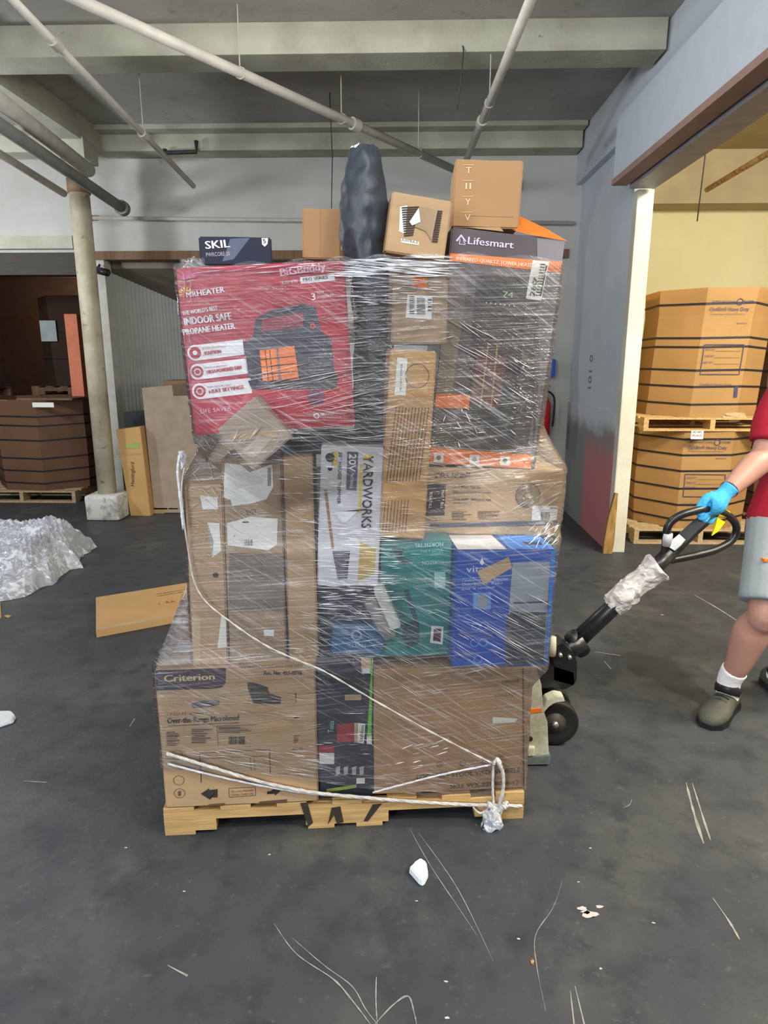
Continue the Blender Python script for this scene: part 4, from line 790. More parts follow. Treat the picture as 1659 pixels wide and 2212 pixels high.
film = film_mat('stretch_film', base=.025, milk=.20, strength=1.15); milky = film_mat('twisted_film', 3, 1.2, .55, .5)
crease_glint_m = mat('film_crease_glint', srgb(244, 246, 250), .25, var=.02, spec=.8)

CU, CV = PW*.5, .42
pts3 = []
for s in LOAD:
    if s.o.name.startswith('square_carton') and s.o.location.z > 1.9: continue
    w2, h2, dd = s.w/2, s.h/2, s.d; cor = [Vector((x, y, z)) for x in (-w2, w2) for y in (0, dd) for z in (-h2, h2)]
    for i in range(8):
        for j in range(i+1, 8):
            if sum(abs(a_-b_) > 1e-6 for a_, b_ in zip(cor[i], cor[j])) == 1:
                for k in range(41): pts3.append(s.L @ cor[i].lerp(cor[j], k/40))
for r_ in rings[:5]: pts3 += r_
NZ, NT = 150, 300; ZB, ZT = .07, 1.87; raw = []
for k in range(NZ+1):
    z = ZB+(ZT-ZB)*k/NZ; zz = max(z, .13); P = [(p.x, p.y) for p in pts3 if abs(p.z-zz) < .02]
    if len(P) < 4: raw.append(None); continue
    hull = [Vector(P[i]) for i in convex_hull_2d([Vector(p) for p in P])]; row = []
    for j in range(NT):
        th = 2*PI*j/NT; d = Vector((math.cos(th), math.sin(th))); best = .1
        for i in range(len(hull)):
            A, B = hull[i]-Vector((CU, CV)), hull[(i+1) % len(hull)]-Vector((CU, CV)); e = B-A; den = d.x*e.y-d.y*e.x
            if abs(den) < 1e-9: continue
            t = (A.x*e.y-A.y*e.x)/den; s_ = (A.x*d.y-A.y*d.x)/den
            if t > 0 and -1e-6 <= s_ <= 1+1e-6: best = max(best, t)
        row.append(best)
    raw.append(row)
for k in range(NZ+1):
    if raw[k] is None: raw[k] = raw[k-1]
dz = (ZT-ZB)/NZ
def filmr(k, j):
    best = raw[k][j]
    for q in range(max(0, k-16), min(NZ, k+16)+1):
        dd = abs(q-k)*dz; best = max(best, raw[q][j]-.75*dd+ .9*dd*dd)
    return best
R = [[filmr(k, j) for j in range(NT)] for k in range(NZ+1)]
def zb_(th):
    if not (PI < th < 2*PI): return .12
    x = CU+math.cos(th)*.6; return .27-.18*max(0, min(1, x/(PW*.85)))
def zt_(th):
    x = CU+math.cos(th)*.5
    base = 1.80+.055*max(0, min(1, (x-.1)/.9)); return base+.006*math.sin(th*23)
bm = bmesh.new(); G = []
for k in range(NZ+1):
    row = []
    for j in range(NT):
        th = 2*PI*j/NT; z = zb_(th)+(zt_(th)-zb_(th))*k/NZ; kk = (z-ZB)/dz; k0 = max(0, min(NZ-1, int(kk))); f = kk-k0; r = R[k0][j]*(1-f)+R[k0+1][j]*f
        r += .009+.0035*noise.noise(Vector((th*3, z*55, 0)))+.003*noise.noise(Vector((th*9+z*8, z*9, 4)))
        row.append(bm.verts.new((CU+math.cos(th)*r, CV+math.sin(th)*r, z)))
    G.append(row)
for k in range(NZ):
    for j in range(NT): bm.faces.new((G[k][j], G[k][(j+1) % NT], G[k+1][(j+1) % NT], G[k+1][j]))
wrap = empty('stretch_wrap', P0, ANG); tag(wrap, 'clear stretch film wound round the whole stack of boxes', 'plastic wrap')
fm = mk('film_sheet', bm, film, wrap, True)
bvh = BVHTree.FromPolygons([v.co.copy() for v in fm.data.vertices], [tuple(p.vertices) for p in fm.data.polygons])
O_ = LI @ Vector((0, 0, CAMZ))
def surf(px, py, off=.004):
    d = (LI.to_3x3() @ ray(px, py)).normalized(); h = bvh.ray_cast(O_, d)
    if h[0] is None: return lp(px, py, -.01)
    return h[0]-d*off
# raised film creases, coloured white to stand in for glints
bm = bmesh.new()
def sliver(px, py, ang, ln, wd):
    if bvh.ray_cast(O_, (LI.to_3x3() @ ray(px, py)).normalized())[0] is None or bvh.ray_cast(O_, (LI.to_3x3() @ ray(px+math.cos(ang)*ln*.5, py+math.sin(ang)*ln*.5)).normalized())[0] is None or bvh.ray_cast(O_, (LI.to_3x3() @ ray(px-math.cos(ang)*ln*.5, py-math.sin(ang)*ln*.5)).normalized())[0] is None: return
    n = 5; prev = None; bend = random.uniform(-.06, .06)
    dx, dy = math.cos(ang), math.sin(ang)
    for i in range(n+1):
        t = i/n-.5; x = px+dx*ln*t; y = py+dy*ln*t+bend*ln*(t*t); w_ = wd*(math.sin(PI*(i+.15)/(n+.3))**.7)*random.uniform(.6, 1.1)
        a_, c_ = surf(x-dy*w_/2, y+dx*w_/2), surf(x+dy*w_/2, y-dx*w_/2); mid = surf(x, y, .007)
        cur = [bm.verts.new(p) for p in (a_, mid, c_)]
        if prev:
            bm.faces.new((prev[0], prev[1], cur[1], cur[0])); bm.faces.new((prev[1], prev[2], cur[2], cur[1]))
        prev = cur
zones = [ # x0,y0,x1,y1,count,angle,spread,len,width
 (400, 560, 740, 720, 50, -.12, .05, 60, 1.3), (560, 620, 760, 700, 40, .35, .12, 45, 1.0), (735, 552, 965, 600, 150, .05, .04, 80, 4.5), (740, 600, 960, 660, 70, .05, .05, 60, 2.6), (440, 560, 740, 590, 40, -.1, .05, 60, 2.5), (745, 600, 850, 960, 90, -.08, .06, 55, 1.6), (560, 790, 860, 880, 60, -.22, .05, 110, 2.0), (640, 860, 850, 960, 60, .08, .05, 70, 1.3),
 (845, 560, 970, 750, 36, -.1, .15, 26, 2.0), (960, 690, 1170, 900, 26, .52, .06, 70, 2.4), (970, 600, 1200, 800, 14, .1, .2, 16, 1.0), (930, 850, 1170, 980, 40, .6, .6, 20, 2.4), (815, 900, 935, 1160, 60, .08, .15, 40, 1.3),
 (600, 990, 840, 1160, 90, .03, .08, 40, 1.8), (690, 1140, 860, 1340, 240, .03, .05, 46, 2.6), (660, 1300, 830, 1420, 80, .08, .15, 44, 1.6), (500, 1380, 660, 1430, 26, .05, .1, 40, 2.0), (400, 950, 520, 1110, 60, .5, .4, 34, 1.6), (400, 1100, 640, 1350, 36, .55, .15, 40, 1.1), (480, 1000, 700, 1200, 50, .55, .1, 50, 1.1),
 (640, 1320, 900, 1500, 70, .55, .06, 60, 1.6), (840, 1290, 1180, 1440, 90, .48, .08, 60, 1.6), (970, 1330, 1180, 1430, 34, .52, .06, 90, 2.4), (810, 1440, 1130, 1620, 44, .55, .05, 110, 1.2), (820, 1420, 1050, 1500, 26, -.2, .08, 50, 1.6),
 (820, 1180, 980, 1330, 46, .1, .2, 34, 1.4), (1150, 1130, 1205, 1175, 40, -.8, .3, 26, 3.4), (1080, 1050, 1210, 1120, 22, -.55, .1, 70, 1.8), (920, 1010, 1210, 1050, 40, -.05, .1, 44, 1.3), (370, 1480, 680, 1560, 36, .14, .08, 44, 1.5), (620, 1540, 800, 1640, 26, -.02, .08, 50, 2.0), (860, 1570, 970, 1680, 16, -.25, .06, 34, 4.0),
 (355, 1620, 700, 1700, 110, .16, .05, 60, 2.0), (600, 1670, 1000, 1725, 60, .09, .04, 60, 2.0), (395, 600, 412, 1000, 26, 1.5, .2, 34, 1.6), (500, 930, 600, 980, 16, -.7, .3, 24, 2.6), (980, 500, 1220, 560, 30, .1, .3, 20, 1.6), (1100, 700, 1190, 960, 30, .1, .3, 14, 3.0)]
for x0, y0, x1, y1, n_, an, sp, ln, wd in zones:
    for _ in range(int(n_*.75)):
        sliver(random.uniform(x0, x1), random.uniform(y0, y1), random.gauss(an, sp), ln*random.uniform(.3, 1.3), wd*random.uniform(.2, .75))
o = mk('crease', bm, crease_glint_m, wrap); o['kind'] = 'stuff'; o['label'] = 'creases in the film with glints painted white'
# twisted ropes of film
def rope(pxs, r, name='film_rope', strands=3, m=milky, off=.012, label=None):
    P = catmull([surf(x, y, off) for x, y in pxs], 8); bm = bmesh.new()
    for s_ in range(strands):
        Q = []
        for i, p in enumerate(P):
            a_ = i*.9+s_*2*PI/strands; Q.append(p+Vector((0, math.cos(a_)*r*.6, math.sin(a_)*r*.6)))
        tube(bm, Q, [r*random.uniform(.4, .7) for _ in Q], n=6)
    o = mk(name, bm, m, wrap, True)
    if label: o['label'] = label
    return o
wrope = mat('white_film_rope', srgb(196, 192, 186), .3, var=.25, scale=40, spec=.7)
rope([(398, 1010), (392, 1060), (398, 1130), (408, 1200), (420, 1258), (445, 1300), (500, 1345), (570, 1392), (640, 1425), (700, 1450), (800, 1508), (920, 1575), (1010, 1622), (1066, 1650)], .0032, m=wrope, strands=2)
rope([(360, 1628), (440, 1652), (560, 1688), (680, 1712), (800, 1724), (900, 1732), (1010, 1738), (1128, 1741)], .0055, m=wrope, strands=4)
o = bpy.data.objects.get('film_rope')
rope([(362, 1650), (450, 1672), (560, 1696), (690, 1716), (800, 1722)], .0035)
rope([(805, 1712), (880, 1692), (960, 1672), (1060, 1652)], .003)
rope([(388, 985), (384, 1020), (390, 1080), (396, 1140)], .007)
rope([(1066, 1648), (1064, 1690), (1066, 1738)], .007, m=wrope, off=.02); rope([(1074, 1642), (1086, 1670), (1086, 1710), (1076, 1742)], .009, m=wrope, off=.03)
rope([(1066, 1650), (1074, 1640), (1082, 1650)], .007, m=wrope, off=.03); rope([(1055, 1738), (1075, 1745), (1095, 1738)], .012, m=wrope, off=.025)
rope([(1060, 1742), (1040, 1756), (1028, 1750), (1022, 1742)], .004, m=wrope, off=.02)
def crinkle(name, outline_px, v, amp, m, parent, seed=1, cuts=16):
    """crumpled sheet with thickness spanning an outline given on the plane v"""
    P = [lp(x, y, v) for x, y in outline_px]; tl, tr, br, bl = P; bm = bmesh.new(); grid = []
    for layer in (0, 1):
        g_ = []
        for i in range(cuts+1):
            r_ = []
            for j in range(cuts+1):
                p = tl.lerp(tr, j/cuts).lerp(bl.lerp(br, j/cuts), i/cuts); nn = noise.noise_vector(p*38+Vector((seed, layer*3, 0)))+.6*noise.noise_vector(p*90+Vector((seed, layer*3, 0)))
                r_.append(bm.verts.new(p+nn*amp+Vector((0, (layer-.5)*amp*2*math.sin(PI*j/cuts), 0))))
            g_.append(r_)
        for i in range(cuts):
            for j in range(cuts): bm.faces.new((g_[i][j], g_[i][j+1], g_[i+1][j+1], g_[i+1][j]))
    return mk(name, bm, m, parent)
o = crinkle('film_tail', [(1058, 1744), (1086, 1748), (1084, 1832), (1026, 1812)], -.035, .02, film_mat('tail_film', 7, 3.0, .30, .6), wrap, 3); o['label'] = 'crumpled film tail below the knot'
o = crinkle('film_tail', [(386, 975), (402, 975), (400, 1012), (388, 1010)], .15, .012, milky, wrap, 5)
bm = bmesh.new()   # film stretched over the corner of the red box
o = crinkle('film_peak', [(390, 560), (440, 556), (436, 590), (396, 604)], .05, .01, film, wrap, 8)
# loose sloping film from the microwave box's corner up to the carton
P = [lp(336, 1438, .01), lp(405, 1255, .05), lp(412, 1436, .0), lp(350, 1432, .3)]
bm = bmesh.new(); v_ = [bm.verts.new(p) for p in P]; bm.faces.new((v_[0], v_[1], v_[2])); bm.faces.new((v_[0], v_[3], v_[1])); mk('film_gusset', bm, film, wrap)

# ------------------------------------------------------------------ pallet jack
JY = 2.60
jp = lambda x, y, Y=JY: at(x, y, Y=Y)
blackst = mat('black_steel', srgb(26, 26, 28), .35, var=.3, scale=12, spec=.6); jwhite = blotchy('worn_cream_paint', [srgb(196, 196, 176), (srgb(150, 146, 124), .45, .65), (srgb(72, 66, 54), .62, .7)], [6, 22], rough=.5, bump=.3)
O = jp(1195, 1590); O.z = 0
jack = empty('pallet_jack', O); tag(jack, 'cream and black hand pallet jack under the load', 'pallet jack')
def jmk(name, bm, m, smooth=False, label=None):
    bmesh.ops.translate(bm, vec=-O, verts=bm.verts[:]); o = mk(name, bm, m, jack, smooth)
    if label: o['label'] = label
    return o
wy = jp(1197, 1548, 2.52)
for dy, rx in ((0, 0), (.13, 0)):
    c = Vector((wy.x, 2.52+dy, .098)); bm = bmesh.new(); axis = Vector((0, 1, 0)); n = 40
    loft(bm, [[c+Vector((math.cos(2*PI*i/n)*r, y_, math.sin(2*PI*i/n)*r)) for i in range(n)] for r, y_ in ((.045, -.018), (.07, -.018), (.092, -.026), (.097, -.018), (.097, .018), (.092, .026), (.07, .018), (.045, .018))])
    o = jmk('wheel', bm, mat('black_rubber', srgb(30, 29, 28), .6, var=.3), True)
    bm = bmesh.new(); cyl(bm, c, axis, .046, .04, 28); bmesh.ops.translate(bm, vec=-O, verts=bm.verts[:]); mk('hub', bm, mat('hub_grey', srgb(70, 66, 60), .5), o, True)
    bm = bmesh.new(); cyl(bm, c-Vector((0, .024, 0)), axis, .013, .02, 16); bmesh.ops.translate(bm, vec=-O, verts=bm.verts[:]); mk('axle_bolt', bm, mat('bolt_grey', srgb(180, 180, 178), .35, .8), o, True)
# cream frame heel plate in front of the wheel
def plate(name, pxs, Y, th, m, label=None, bev=.003):
    P = [at(x, y, Y=Y) for x, y in pxs]; bm = bmesh.new(); f_ = [bm.verts.new(p) for p in P]; g_ = [bm.verts.new(p+Vector((0, th, 0))) for p in P]; n_ = len(P)
    bm.faces.new(f_); bm.faces.new(g_[::-1])
    for i in range(n_): bm.faces.new((f_[i], f_[(i+1) % n_], g_[(i+1) % n_], g_[i]))
    if bev: bmesh.ops.bevel(bm, geom=bm.edges[:], offset=bev, segments=2, affect='EDGES')
    bmesh.ops.triangulate(bm, faces=[f for f in bm.faces if len(f.verts) > 4], ngon_method='EAR_CLIP')
    return jmk(name, bm, m, label=label)
plate('heel_plate', [(1120, 1448), (1158, 1442), (1170, 1480), (1172, 1530), (1183, 1560), (1186, 1640), (1120, 1648)], 2.36, .03, jwhite, 'cream painted side frame')
plate('heel_foot', [(1118, 1636), (1190, 1632), (1188, 1652), (1118, 1654)], 2.35, .08, mat('scuffed_blue_grey', srgb(110, 122, 118), .6, var=.3, scale=20), 'scuffed lower lip')
plate('stripe', [(1142, 1532), (1170, 1530), (1171, 1538), (1142, 1542)], 2.357, .003, ORANGE(), 'orange stripe', 0)
bm = bmesh.new(); c = at(1145, 1596, Y=2.355); cyl(bm, c, (0, 1, 0), .010, .006, 20); jmk('bolt_hole', bm, mat('hole_dark', srgb(50, 34, 26), .8))
plate('wheel_guard', [(1172, 1530), (1180, 1512), (1200, 1503), (1218, 1506), (1221, 1516), (1200, 1516), (1186, 1524), (1176, 1540)], 2.44, .05, jwhite)
for y_ in (2.34, 2.75):
    bm = bmesh.new(); abox(bm, -.45, O.x-.13, y_+.02, y_+.15, .045, .085, .006)
    for v in bm.verts: v.co.y += (v.co.x-O.x)*math.tan(ANG)
    jmk('fork', bm, jwhite)
plate('pump_body', [(1150, 1440), (1190, 1436), (1240, 1452), (1243, 1478), (1222, 1490), (1160, 1486)], 2.5, .14, blackst)
plate('pump_body', [(1196, 1400), (1215, 1390), (1238, 1410), (1247, 1430), (1246, 1470), (1238, 1482), (1195, 1470)], 2.5, .10, blackst)
bm = bmesh.new(); tube(bm, [jp(1178, 1500), jp(1180, 1430), jp(1184, 1405)], .035, n=20); jmk('pump_cylinder', bm, blackst, True)
bm = bmesh.new(); tube(bm, [jp(1191, 1415, 2.5), jp(1192, 1398, 2.5), jp(1193, 1376, 2.5)], [.018, .018, .016], n=16); jmk('filler_cap', bm, mat('ivory_cap', srgb(190, 184, 160), .5), True)
bm = bmesh.new(); tube(bm, [jp(1208, 1404), jp(1232, 1400), jp(1262, 1382)], .042, n=16); tube(bm, [jp(1232, 1370), jp(1262, 1410)], .03, n=16); jmk('yoke', bm, blackst, True)
for x_, y_ in ((1210, 1414), (1230, 1419)):
    bm = bmesh.new(); cyl(bm, jp(x_, y_, 2.495), (0, 1, 0), .008, .02, 14); jmk('bolt', bm, mat('bolt_grey', srgb(180, 180, 178), .35, .8), True)
HT = 2.66
sh = [jp(1240, 1390, 2.60), jp(1335, 1300, 2.62), jp(1415, 1226, 2.64), jp(1448, 1192, 2.65)]
bm = bmesh.new(); tube(bm, sh, [.036, .034, .03, .032], n=20); jmk('handle_shaft', bm, blackst, True)
bm = bmesh.new(); tube(bm, [sh[-1], jp(1500, 1142, HT), jp(1552, 1098, HT)], [.034, .030, .026], n=4, side=(.7, -.5, .7)); jmk('control_lever', bm, blackst)
bm = bmesh.new(); tube(bm, [jp(1436, 1206, 2.65), jp(1438, 1170, 2.63), jp(1444, 1135, 2.62), jp(1468, 1114, 2.62), jp(1500, 1104, 2.63), jp(1530, 1100, 2.65), jp(1562, 1108, 2.67), jp(1584, 1124, 2.69), jp(1591, 1144, 2.71), jp(1580, 1168, 2.71), jp(1545, 1188, 2.69), jp(1500, 1200, 2.67), jp(1450, 1210, 2.65)], .0155, n=16, smooth=6); jmk('handle_loop', bm, blackst, True)
bm = bmesh.new(); tube(bm, [jp(1440, 1178, 2.625), jp(1443, 1152, 2.62)], .019, n=14); jmk('tape_wrap', bm, mat('clear_tape', srgb(170, 170, 170), .25, var=.3, scale=30), True, 'clear tape on the loop')
ym = mat('yellow_plastic', srgb(236, 214, 30), .4)
bm = bmesh.new(); tube(bm, [jp(1548, 1104, 2.665), jp(1570, 1112, 2.68)], .0175, n=14); tube(bm, [jp(1551, 1104, 2.66), jp(1573, 1112, 2.675)], .004, n=6); jmk('grip_sleeve', bm, ym, True, 'yellow sleeve')
plate('yellow_trigger', [(1550, 1118), (1567, 1128), (1552, 1148), (1538, 1158), (1546, 1135)], 2.64, .01, ym, 'yellow release tab', .001)
bm = bmesh.new(); cen = [jp(1322, 1312, 2.62), jp(1345, 1288, 2.62), jp(1375, 1262, 2.63), jp(1405, 1240, 2.64), jp(1424, 1226, 2.64)]
tube(bm, cen, [.042, .05, .046, .052, .062], n=28, smooth=6)
for v in bm.verts: v.co += noise.noise_vector(v.co*30)*.014+noise.noise_vector(v.co*70)*.006
jmk('plastic_sleeve', bm, mat('grey_plastic_bag', srgb(188, 182, 178), .4, var=.12, scale=20, bump=.4, bscale=30), False, 'white plastic bag taped round the shaft')
bm = bmesh.new(); tube(bm, [jp(1474, 1160, 2.61), jp(1462, 1172, 2.61), jp(1452, 1186, 2.61)], [.018, .022, .014], n=8, flat=.3); jmk('label', bm, PAPER(), False, 'torn white sticker on the handle')

# ------------------------------------------------------------------ person
per = empty('person', (1.72, 2.85, 0)); tag(per, 'person in red shirt and grey shorts pulling the jack handle', 'person')
skin = mat('skin', srgb(172, 128, 112), .5, var=.06, scale=10); skin.node_tree.nodes['Principled BSDF'].inputs['Subsurface Weight'].default_value = .05
def remesh(o, vox, sm=4):
    r = o.modifiers.new('r', 'REMESH'); r.mode = 'VOXEL'; r.voxel_size = vox; r.use_smooth_shade = True
    s_ = o.modifiers.new('s', 'SMOOTH'); s_.iterations = sm; s_.factor = .5
def pmk(name, bm, m, vox=.01, sm=4, label=None):
    bmesh.ops.translate(bm, vec=-per.location, verts=bm.verts[:]); o = mk(name, bm, m, per, True); remesh(o, vox, sm)
    if label: o['label'] = label
    return o
wrist = at(1566, 1066, Y=2.66); elbow = at(1650, 985, Y=2.78); shoul = Vector((elbow.x+.09, 2.86, 1.42))
knee = at(1652, 1325, Y=2.70); ank = at(1575, 1470, Y=2.80); ank.z = max(ank.z, .09)
hipR = Vector((1.62, 2.88, .90)); hipL = Vector((1.82, 2.88, .90)); kneeL = Vector((1.86, 2.80, .50)); ankL = Vector((1.80, 3.0, .09))
shoulL = Vector((shoul.x+.38, 2.92, 1.42))
body = bmesh.new()
mid = Vector((1.72, 2.88, 0))
def ring_t(bm, secs, n=24): loft(bm, [[Vector((cx_+math.cos(2*PI*i/n)*rx_, cy_+math.sin(2*PI*i/n)*ry_, z_)) for i in range(n)] for z_, cx_, cy_, rx_, ry_ in secs])
scx = (shoul.x+shoulL.x)/2
tors = [(.84, 1.72, 2.88, .16, .11), (.95, 1.72, 2.88, .165, .115), (1.08, 1.74, 2.88, .145, .105), (1.25, (1.74+scx)/2, 2.88, .165, .115), (1.38, scx, 2.88, .175, .10), (1.45, scx, 2.89, .10, .07), (1.50, scx, 2.88, .06, .06), (1.56, scx-.01, 2.86, .055, .058)]
ring_t(body, tors)
def limb(bm, pts, rs, **k): tube(bm, pts, rs, n=18, smooth=5, **k)
limb(body, [hipR, hipR.lerp(knee, .5), knee, knee.lerp(ank, .12)+Vector((0, .01, 0)), knee.lerp(ank, .33)+Vector((0, .02, 0)), knee.lerp(ank, .7), ank, ank-Vector((0, 0, .04))], [.100, .090, .066, .063, .076, .056, .043, .044])
limb(body, [hipL, hipL.lerp(kneeL, .5), kneeL, kneeL.lerp(ankL, .33)+Vector((0, .02, 0)), kneeL.lerp(ankL, .7), ankL], [.100, .094, .074, .079, .056, .043])
limb(body, [shoul, shoul.lerp(elbow, .5), elbow, elbow.lerp(wrist, .3), elbow.lerp(wrist, .75), wrist], [.060, .056, .052, .054, .040, .033])
elbL = Vector((shoulL.x+.06, 2.96, 1.13)); wrL = Vector((shoulL.x+.02, 2.84, .90))
limb(body, [shoulL, shoulL.lerp(elbL, .5), elbL, elbL.lerp(wrL, .3), wrL], [.060, .056, .050, .050, .033])
# left hand (bare anatomy continues under the glove)
hc = Vector((scx-.02, 2.85, 1.665))
ring_t(body, [(1.55, hc.x, hc.y-.01, .03, .03), (1.57, hc.x, hc.y-.03, .045, .055), (1.61, hc.x, hc.y-.02, .062, .078), (1.66, hc.x, hc.y, .072, .09), (1.71, hc.x, hc.y+.005, .074, .094), (1.75, hc.x, hc.y+.01, .062, .08), (1.785, hc.x, hc.y+.01, .03, .04)])
tube(body, [hc+Vector((0, -.08, .03)), hc+Vector((0, -.105, -.01)), hc+Vector((0, -.085, -.02))], [.008, .015, .012], n=8)
for s_ in (-1, 1): tube(body, [hc+Vector((s_*.07, .005, .02)), hc+Vector((s_*.085, .015, 0)), hc+Vector((s_*.07, .0, -.025))], [.012, .014, .008], n=8)
pmk('body', body, skin, .008, 3)
bm = bmesh.new(); ring_t(bm, [(1.66, hc.x, hc.y+.045, .070, .055), (1.71, hc.x, hc.y+.03, .081, .080), (1.75, hc.x, hc.y+.012, .076, .092), (1.79, hc.x, hc.y+.012, .045, .055)]); pmk('hair', bm, mat('brown_hair', srgb(58, 42, 32), .7), .008, 2)
for s_ in (-1, 1):
    bm = bmesh.new(); bmesh.ops.create_icosphere(bm, subdivisions=2, radius=.011); bmesh.ops.translate(bm, vec=hc+Vector((s_*.028, -.078, .015))-per.location, verts=bm.verts[:]); e_ = mk('eye', bm, WHITE(), per, True)
    bm = bmesh.new(); bmesh.ops.create_icosphere(bm, subdivisions=2, radius=.006); bmesh.ops.translate(bm, vec=hc+Vector((s_*.028, -.0855, .0145))-per.location, verts=bm.verts[:]); mk('iris', bm, BLACKP(), e_, True)
    bm = bmesh.new(); tube(bm, [hc+Vector((s_*.014, -.086, .034)), hc+Vector((s_*.03, -.087, .038)), hc+Vector((s_*.045, -.076, .034))], .004, n=6); bmesh.ops.translate(bm, vec=-per.location, verts=bm.verts[:]); mk('eyebrow', bm, mat('brown_hair', srgb(58, 42, 32), .7), per, True)
bm = bmesh.new(); tube(bm, [hc+Vector((-.022, -.078, -.048)), hc+Vector((0, -.086, -.05)), hc+Vector((.022, -.078, -.048))], .006, n=8); bmesh.ops.translate(bm, vec=-per.location, verts=bm.verts[:]); mk('mouth', bm, mat('lip', srgb(170, 100, 94), .5), per, True)
redc = mat('red_cotton', srgb(160, 20, 42), .85, var=.08, scale=8, bump=.2, bscale=14)
bm = bmesh.new(); ring_t(bm, [(.80, 1.715, 2.87, .215, .15), (.90, 1.715, 2.87, .215, .15), (1.05, 1.73, 2.87, .19, .14), (1.25, (1.74+scx)/2, 2.88, .195, .135), (1.40, scx, 2.88, .195, .115), (1.47, scx, 2.89, .13, .09), (1.50, scx, 2.88, .075, .07)])
se = shoul.lerp(elbow, .80); limb(bm, [shoul+Vector((.03, 0, .0)), shoul.lerp(se, .5), se], [.088, .082, .072]); se = shoulL.lerp(elbL, .75); limb(bm, [shoulL-Vector((.03, 0, 0)), shoulL.lerp(se, .5), se], [.088, .082, .076])
pmk('shirt', bm, redc, .01, 3)
gsh = mat('grey_shorts', srgb(146, 154, 156), .9, var=.06, scale=10, bump=.3, bscale=18)
bm = bmesh.new(); ring_t(bm, [(.76, 1.72, 2.87, .19, .13), (.86, 1.72, 2.88, .20, .135), (.98, 1.72, 2.88, .18, .125)])
kt = hipR.lerp(knee, .90); limb(bm, [hipR, hipR.lerp(kt, .5), kt], [.115, .108, .108]); kt = hipL.lerp(kneeL, .90); limb(bm, [hipL, hipL.lerp(kt, .5), kt], [.115, .105, .104]); pmk('shorts', bm, gsh, .01, 3)
bm = bmesh.new(); c_ = at(1652, 1208, Y=2.72)-per.location; abox(bm, c_.x-.012, c_.x+.03, c_.y-.02, c_.y+.05, c_.z-.006, c_.z+.006, .002); mk('pocket_trim', bm, ORANGE(), per)
sockm = mat('white_sock', srgb(226, 226, 226), .9, var=.04, bump=.3); shoem = mat('olive_grey_shoe', srgb(74, 74, 64), .7, var=.25, scale=14, bump=.2)
def foot(ank, dirn, tops):
    d = Vector(dirn).normalized(); s_ = Vector((-d.y, d.x, 0)); a0 = Vector((ank.x, ank.y, 0))
    bm = bmesh.new(); up = tops; limb(bm, [a0+Vector((0, 0, .06)), a0.lerp(ank, 1)+Vector((0, 0, .0)), up], [.048, .050, .055]); pmk('sock', bm, sockm, .006, 2)
    bm = bmesh.new(); n = 20; rings_ = []
    for t, w_, h_, zc in ((-.085, .024, .03, .04), (-.07, .034, .05, .052), (-.03, .038, .058, .058), (.02, .040, .056, .056), (.07, .047, .046, .046), (.12, .053, .039, .039), (.165, .048, .033, .034), (.19, .030, .024, .027), (.20, .012, .012, .022)):
        rings_.append([a0+d*t*1.08+s_*(math.cos(2*PI*i/n)*w_*1.22)+Vector((0, 0, max(.006, zc+math.sin(2*PI*i/n)*h_))) for i in range(n)])
    loft(bm, rings_); bmesh.ops.translate(bm, vec=-per.location, verts=bm.verts[:]); o = mk('shoe', bm, shoem, per, True); sm = o.modifiers.new('s', 'SUBSURF'); sm.levels = 1; sm.render_levels = 1
    bm = bmesh.new(); pr = [(-.09, .025), (-.06, .040), (.03, .044), (.12, .058), (.17, .052), (.205, .022)]
    out = [a0+d*t*1.08+s_*w_*1.1 for t, w_ in pr]+[a0+d*t*1.08-s_*w_*1.1 for t, w_ in pr[::-1]]; f_ = [bm.verts.new(p+Vector((0, 0, .001))) for p in out]; g_ = [bm.verts.new(p+Vector((0, 0, .022))) for p in out]; bm.faces.new(f_[::-1]); bm.faces.new(g_)
    for i in range(len(out)): bm.faces.new((f_[i], f_[(i+1) % len(out)], g_[(i+1) % len(out)], g_[i]))
    bmesh.ops.translate(bm, vec=-per.location, verts=bm.verts[:]); mk('sole', bm, BLACKP(), o)
    bm = bmesh.new()
    for k in range(4):
        c2 = a0+d*(.02+k*.022)+Vector((0, 0, .122-k*.011)); tube(bm, [c2-s_*.03+Vector((0, 0, -.008)), c2, c2+s_*.03+Vector((0, 0, -.008))], .0035, n=6)
    bmesh.ops.translate(bm, vec=-per.location, verts=bm.verts[:]); mk('lace', bm, BLACKP(), o)
    bm = bmesh.new(); tube(bm, [a0+d*.01+Vector((0, 0, .09)), a0+Vector((0, 0, .115)), a0-d*.005+Vector((0, 0, .122))], [.052, .056, .054], n=20); bmesh.ops.translate(bm, vec=-per.location, verts=bm.verts[:]); mk('collar', bm, BLACKP(), o, True)
foot(ank, (-.8, -.8, 0), ank.lerp(knee, .17)); foot(ankL, (.1, -1, 0), ankL.lerp(kneeL, .2))
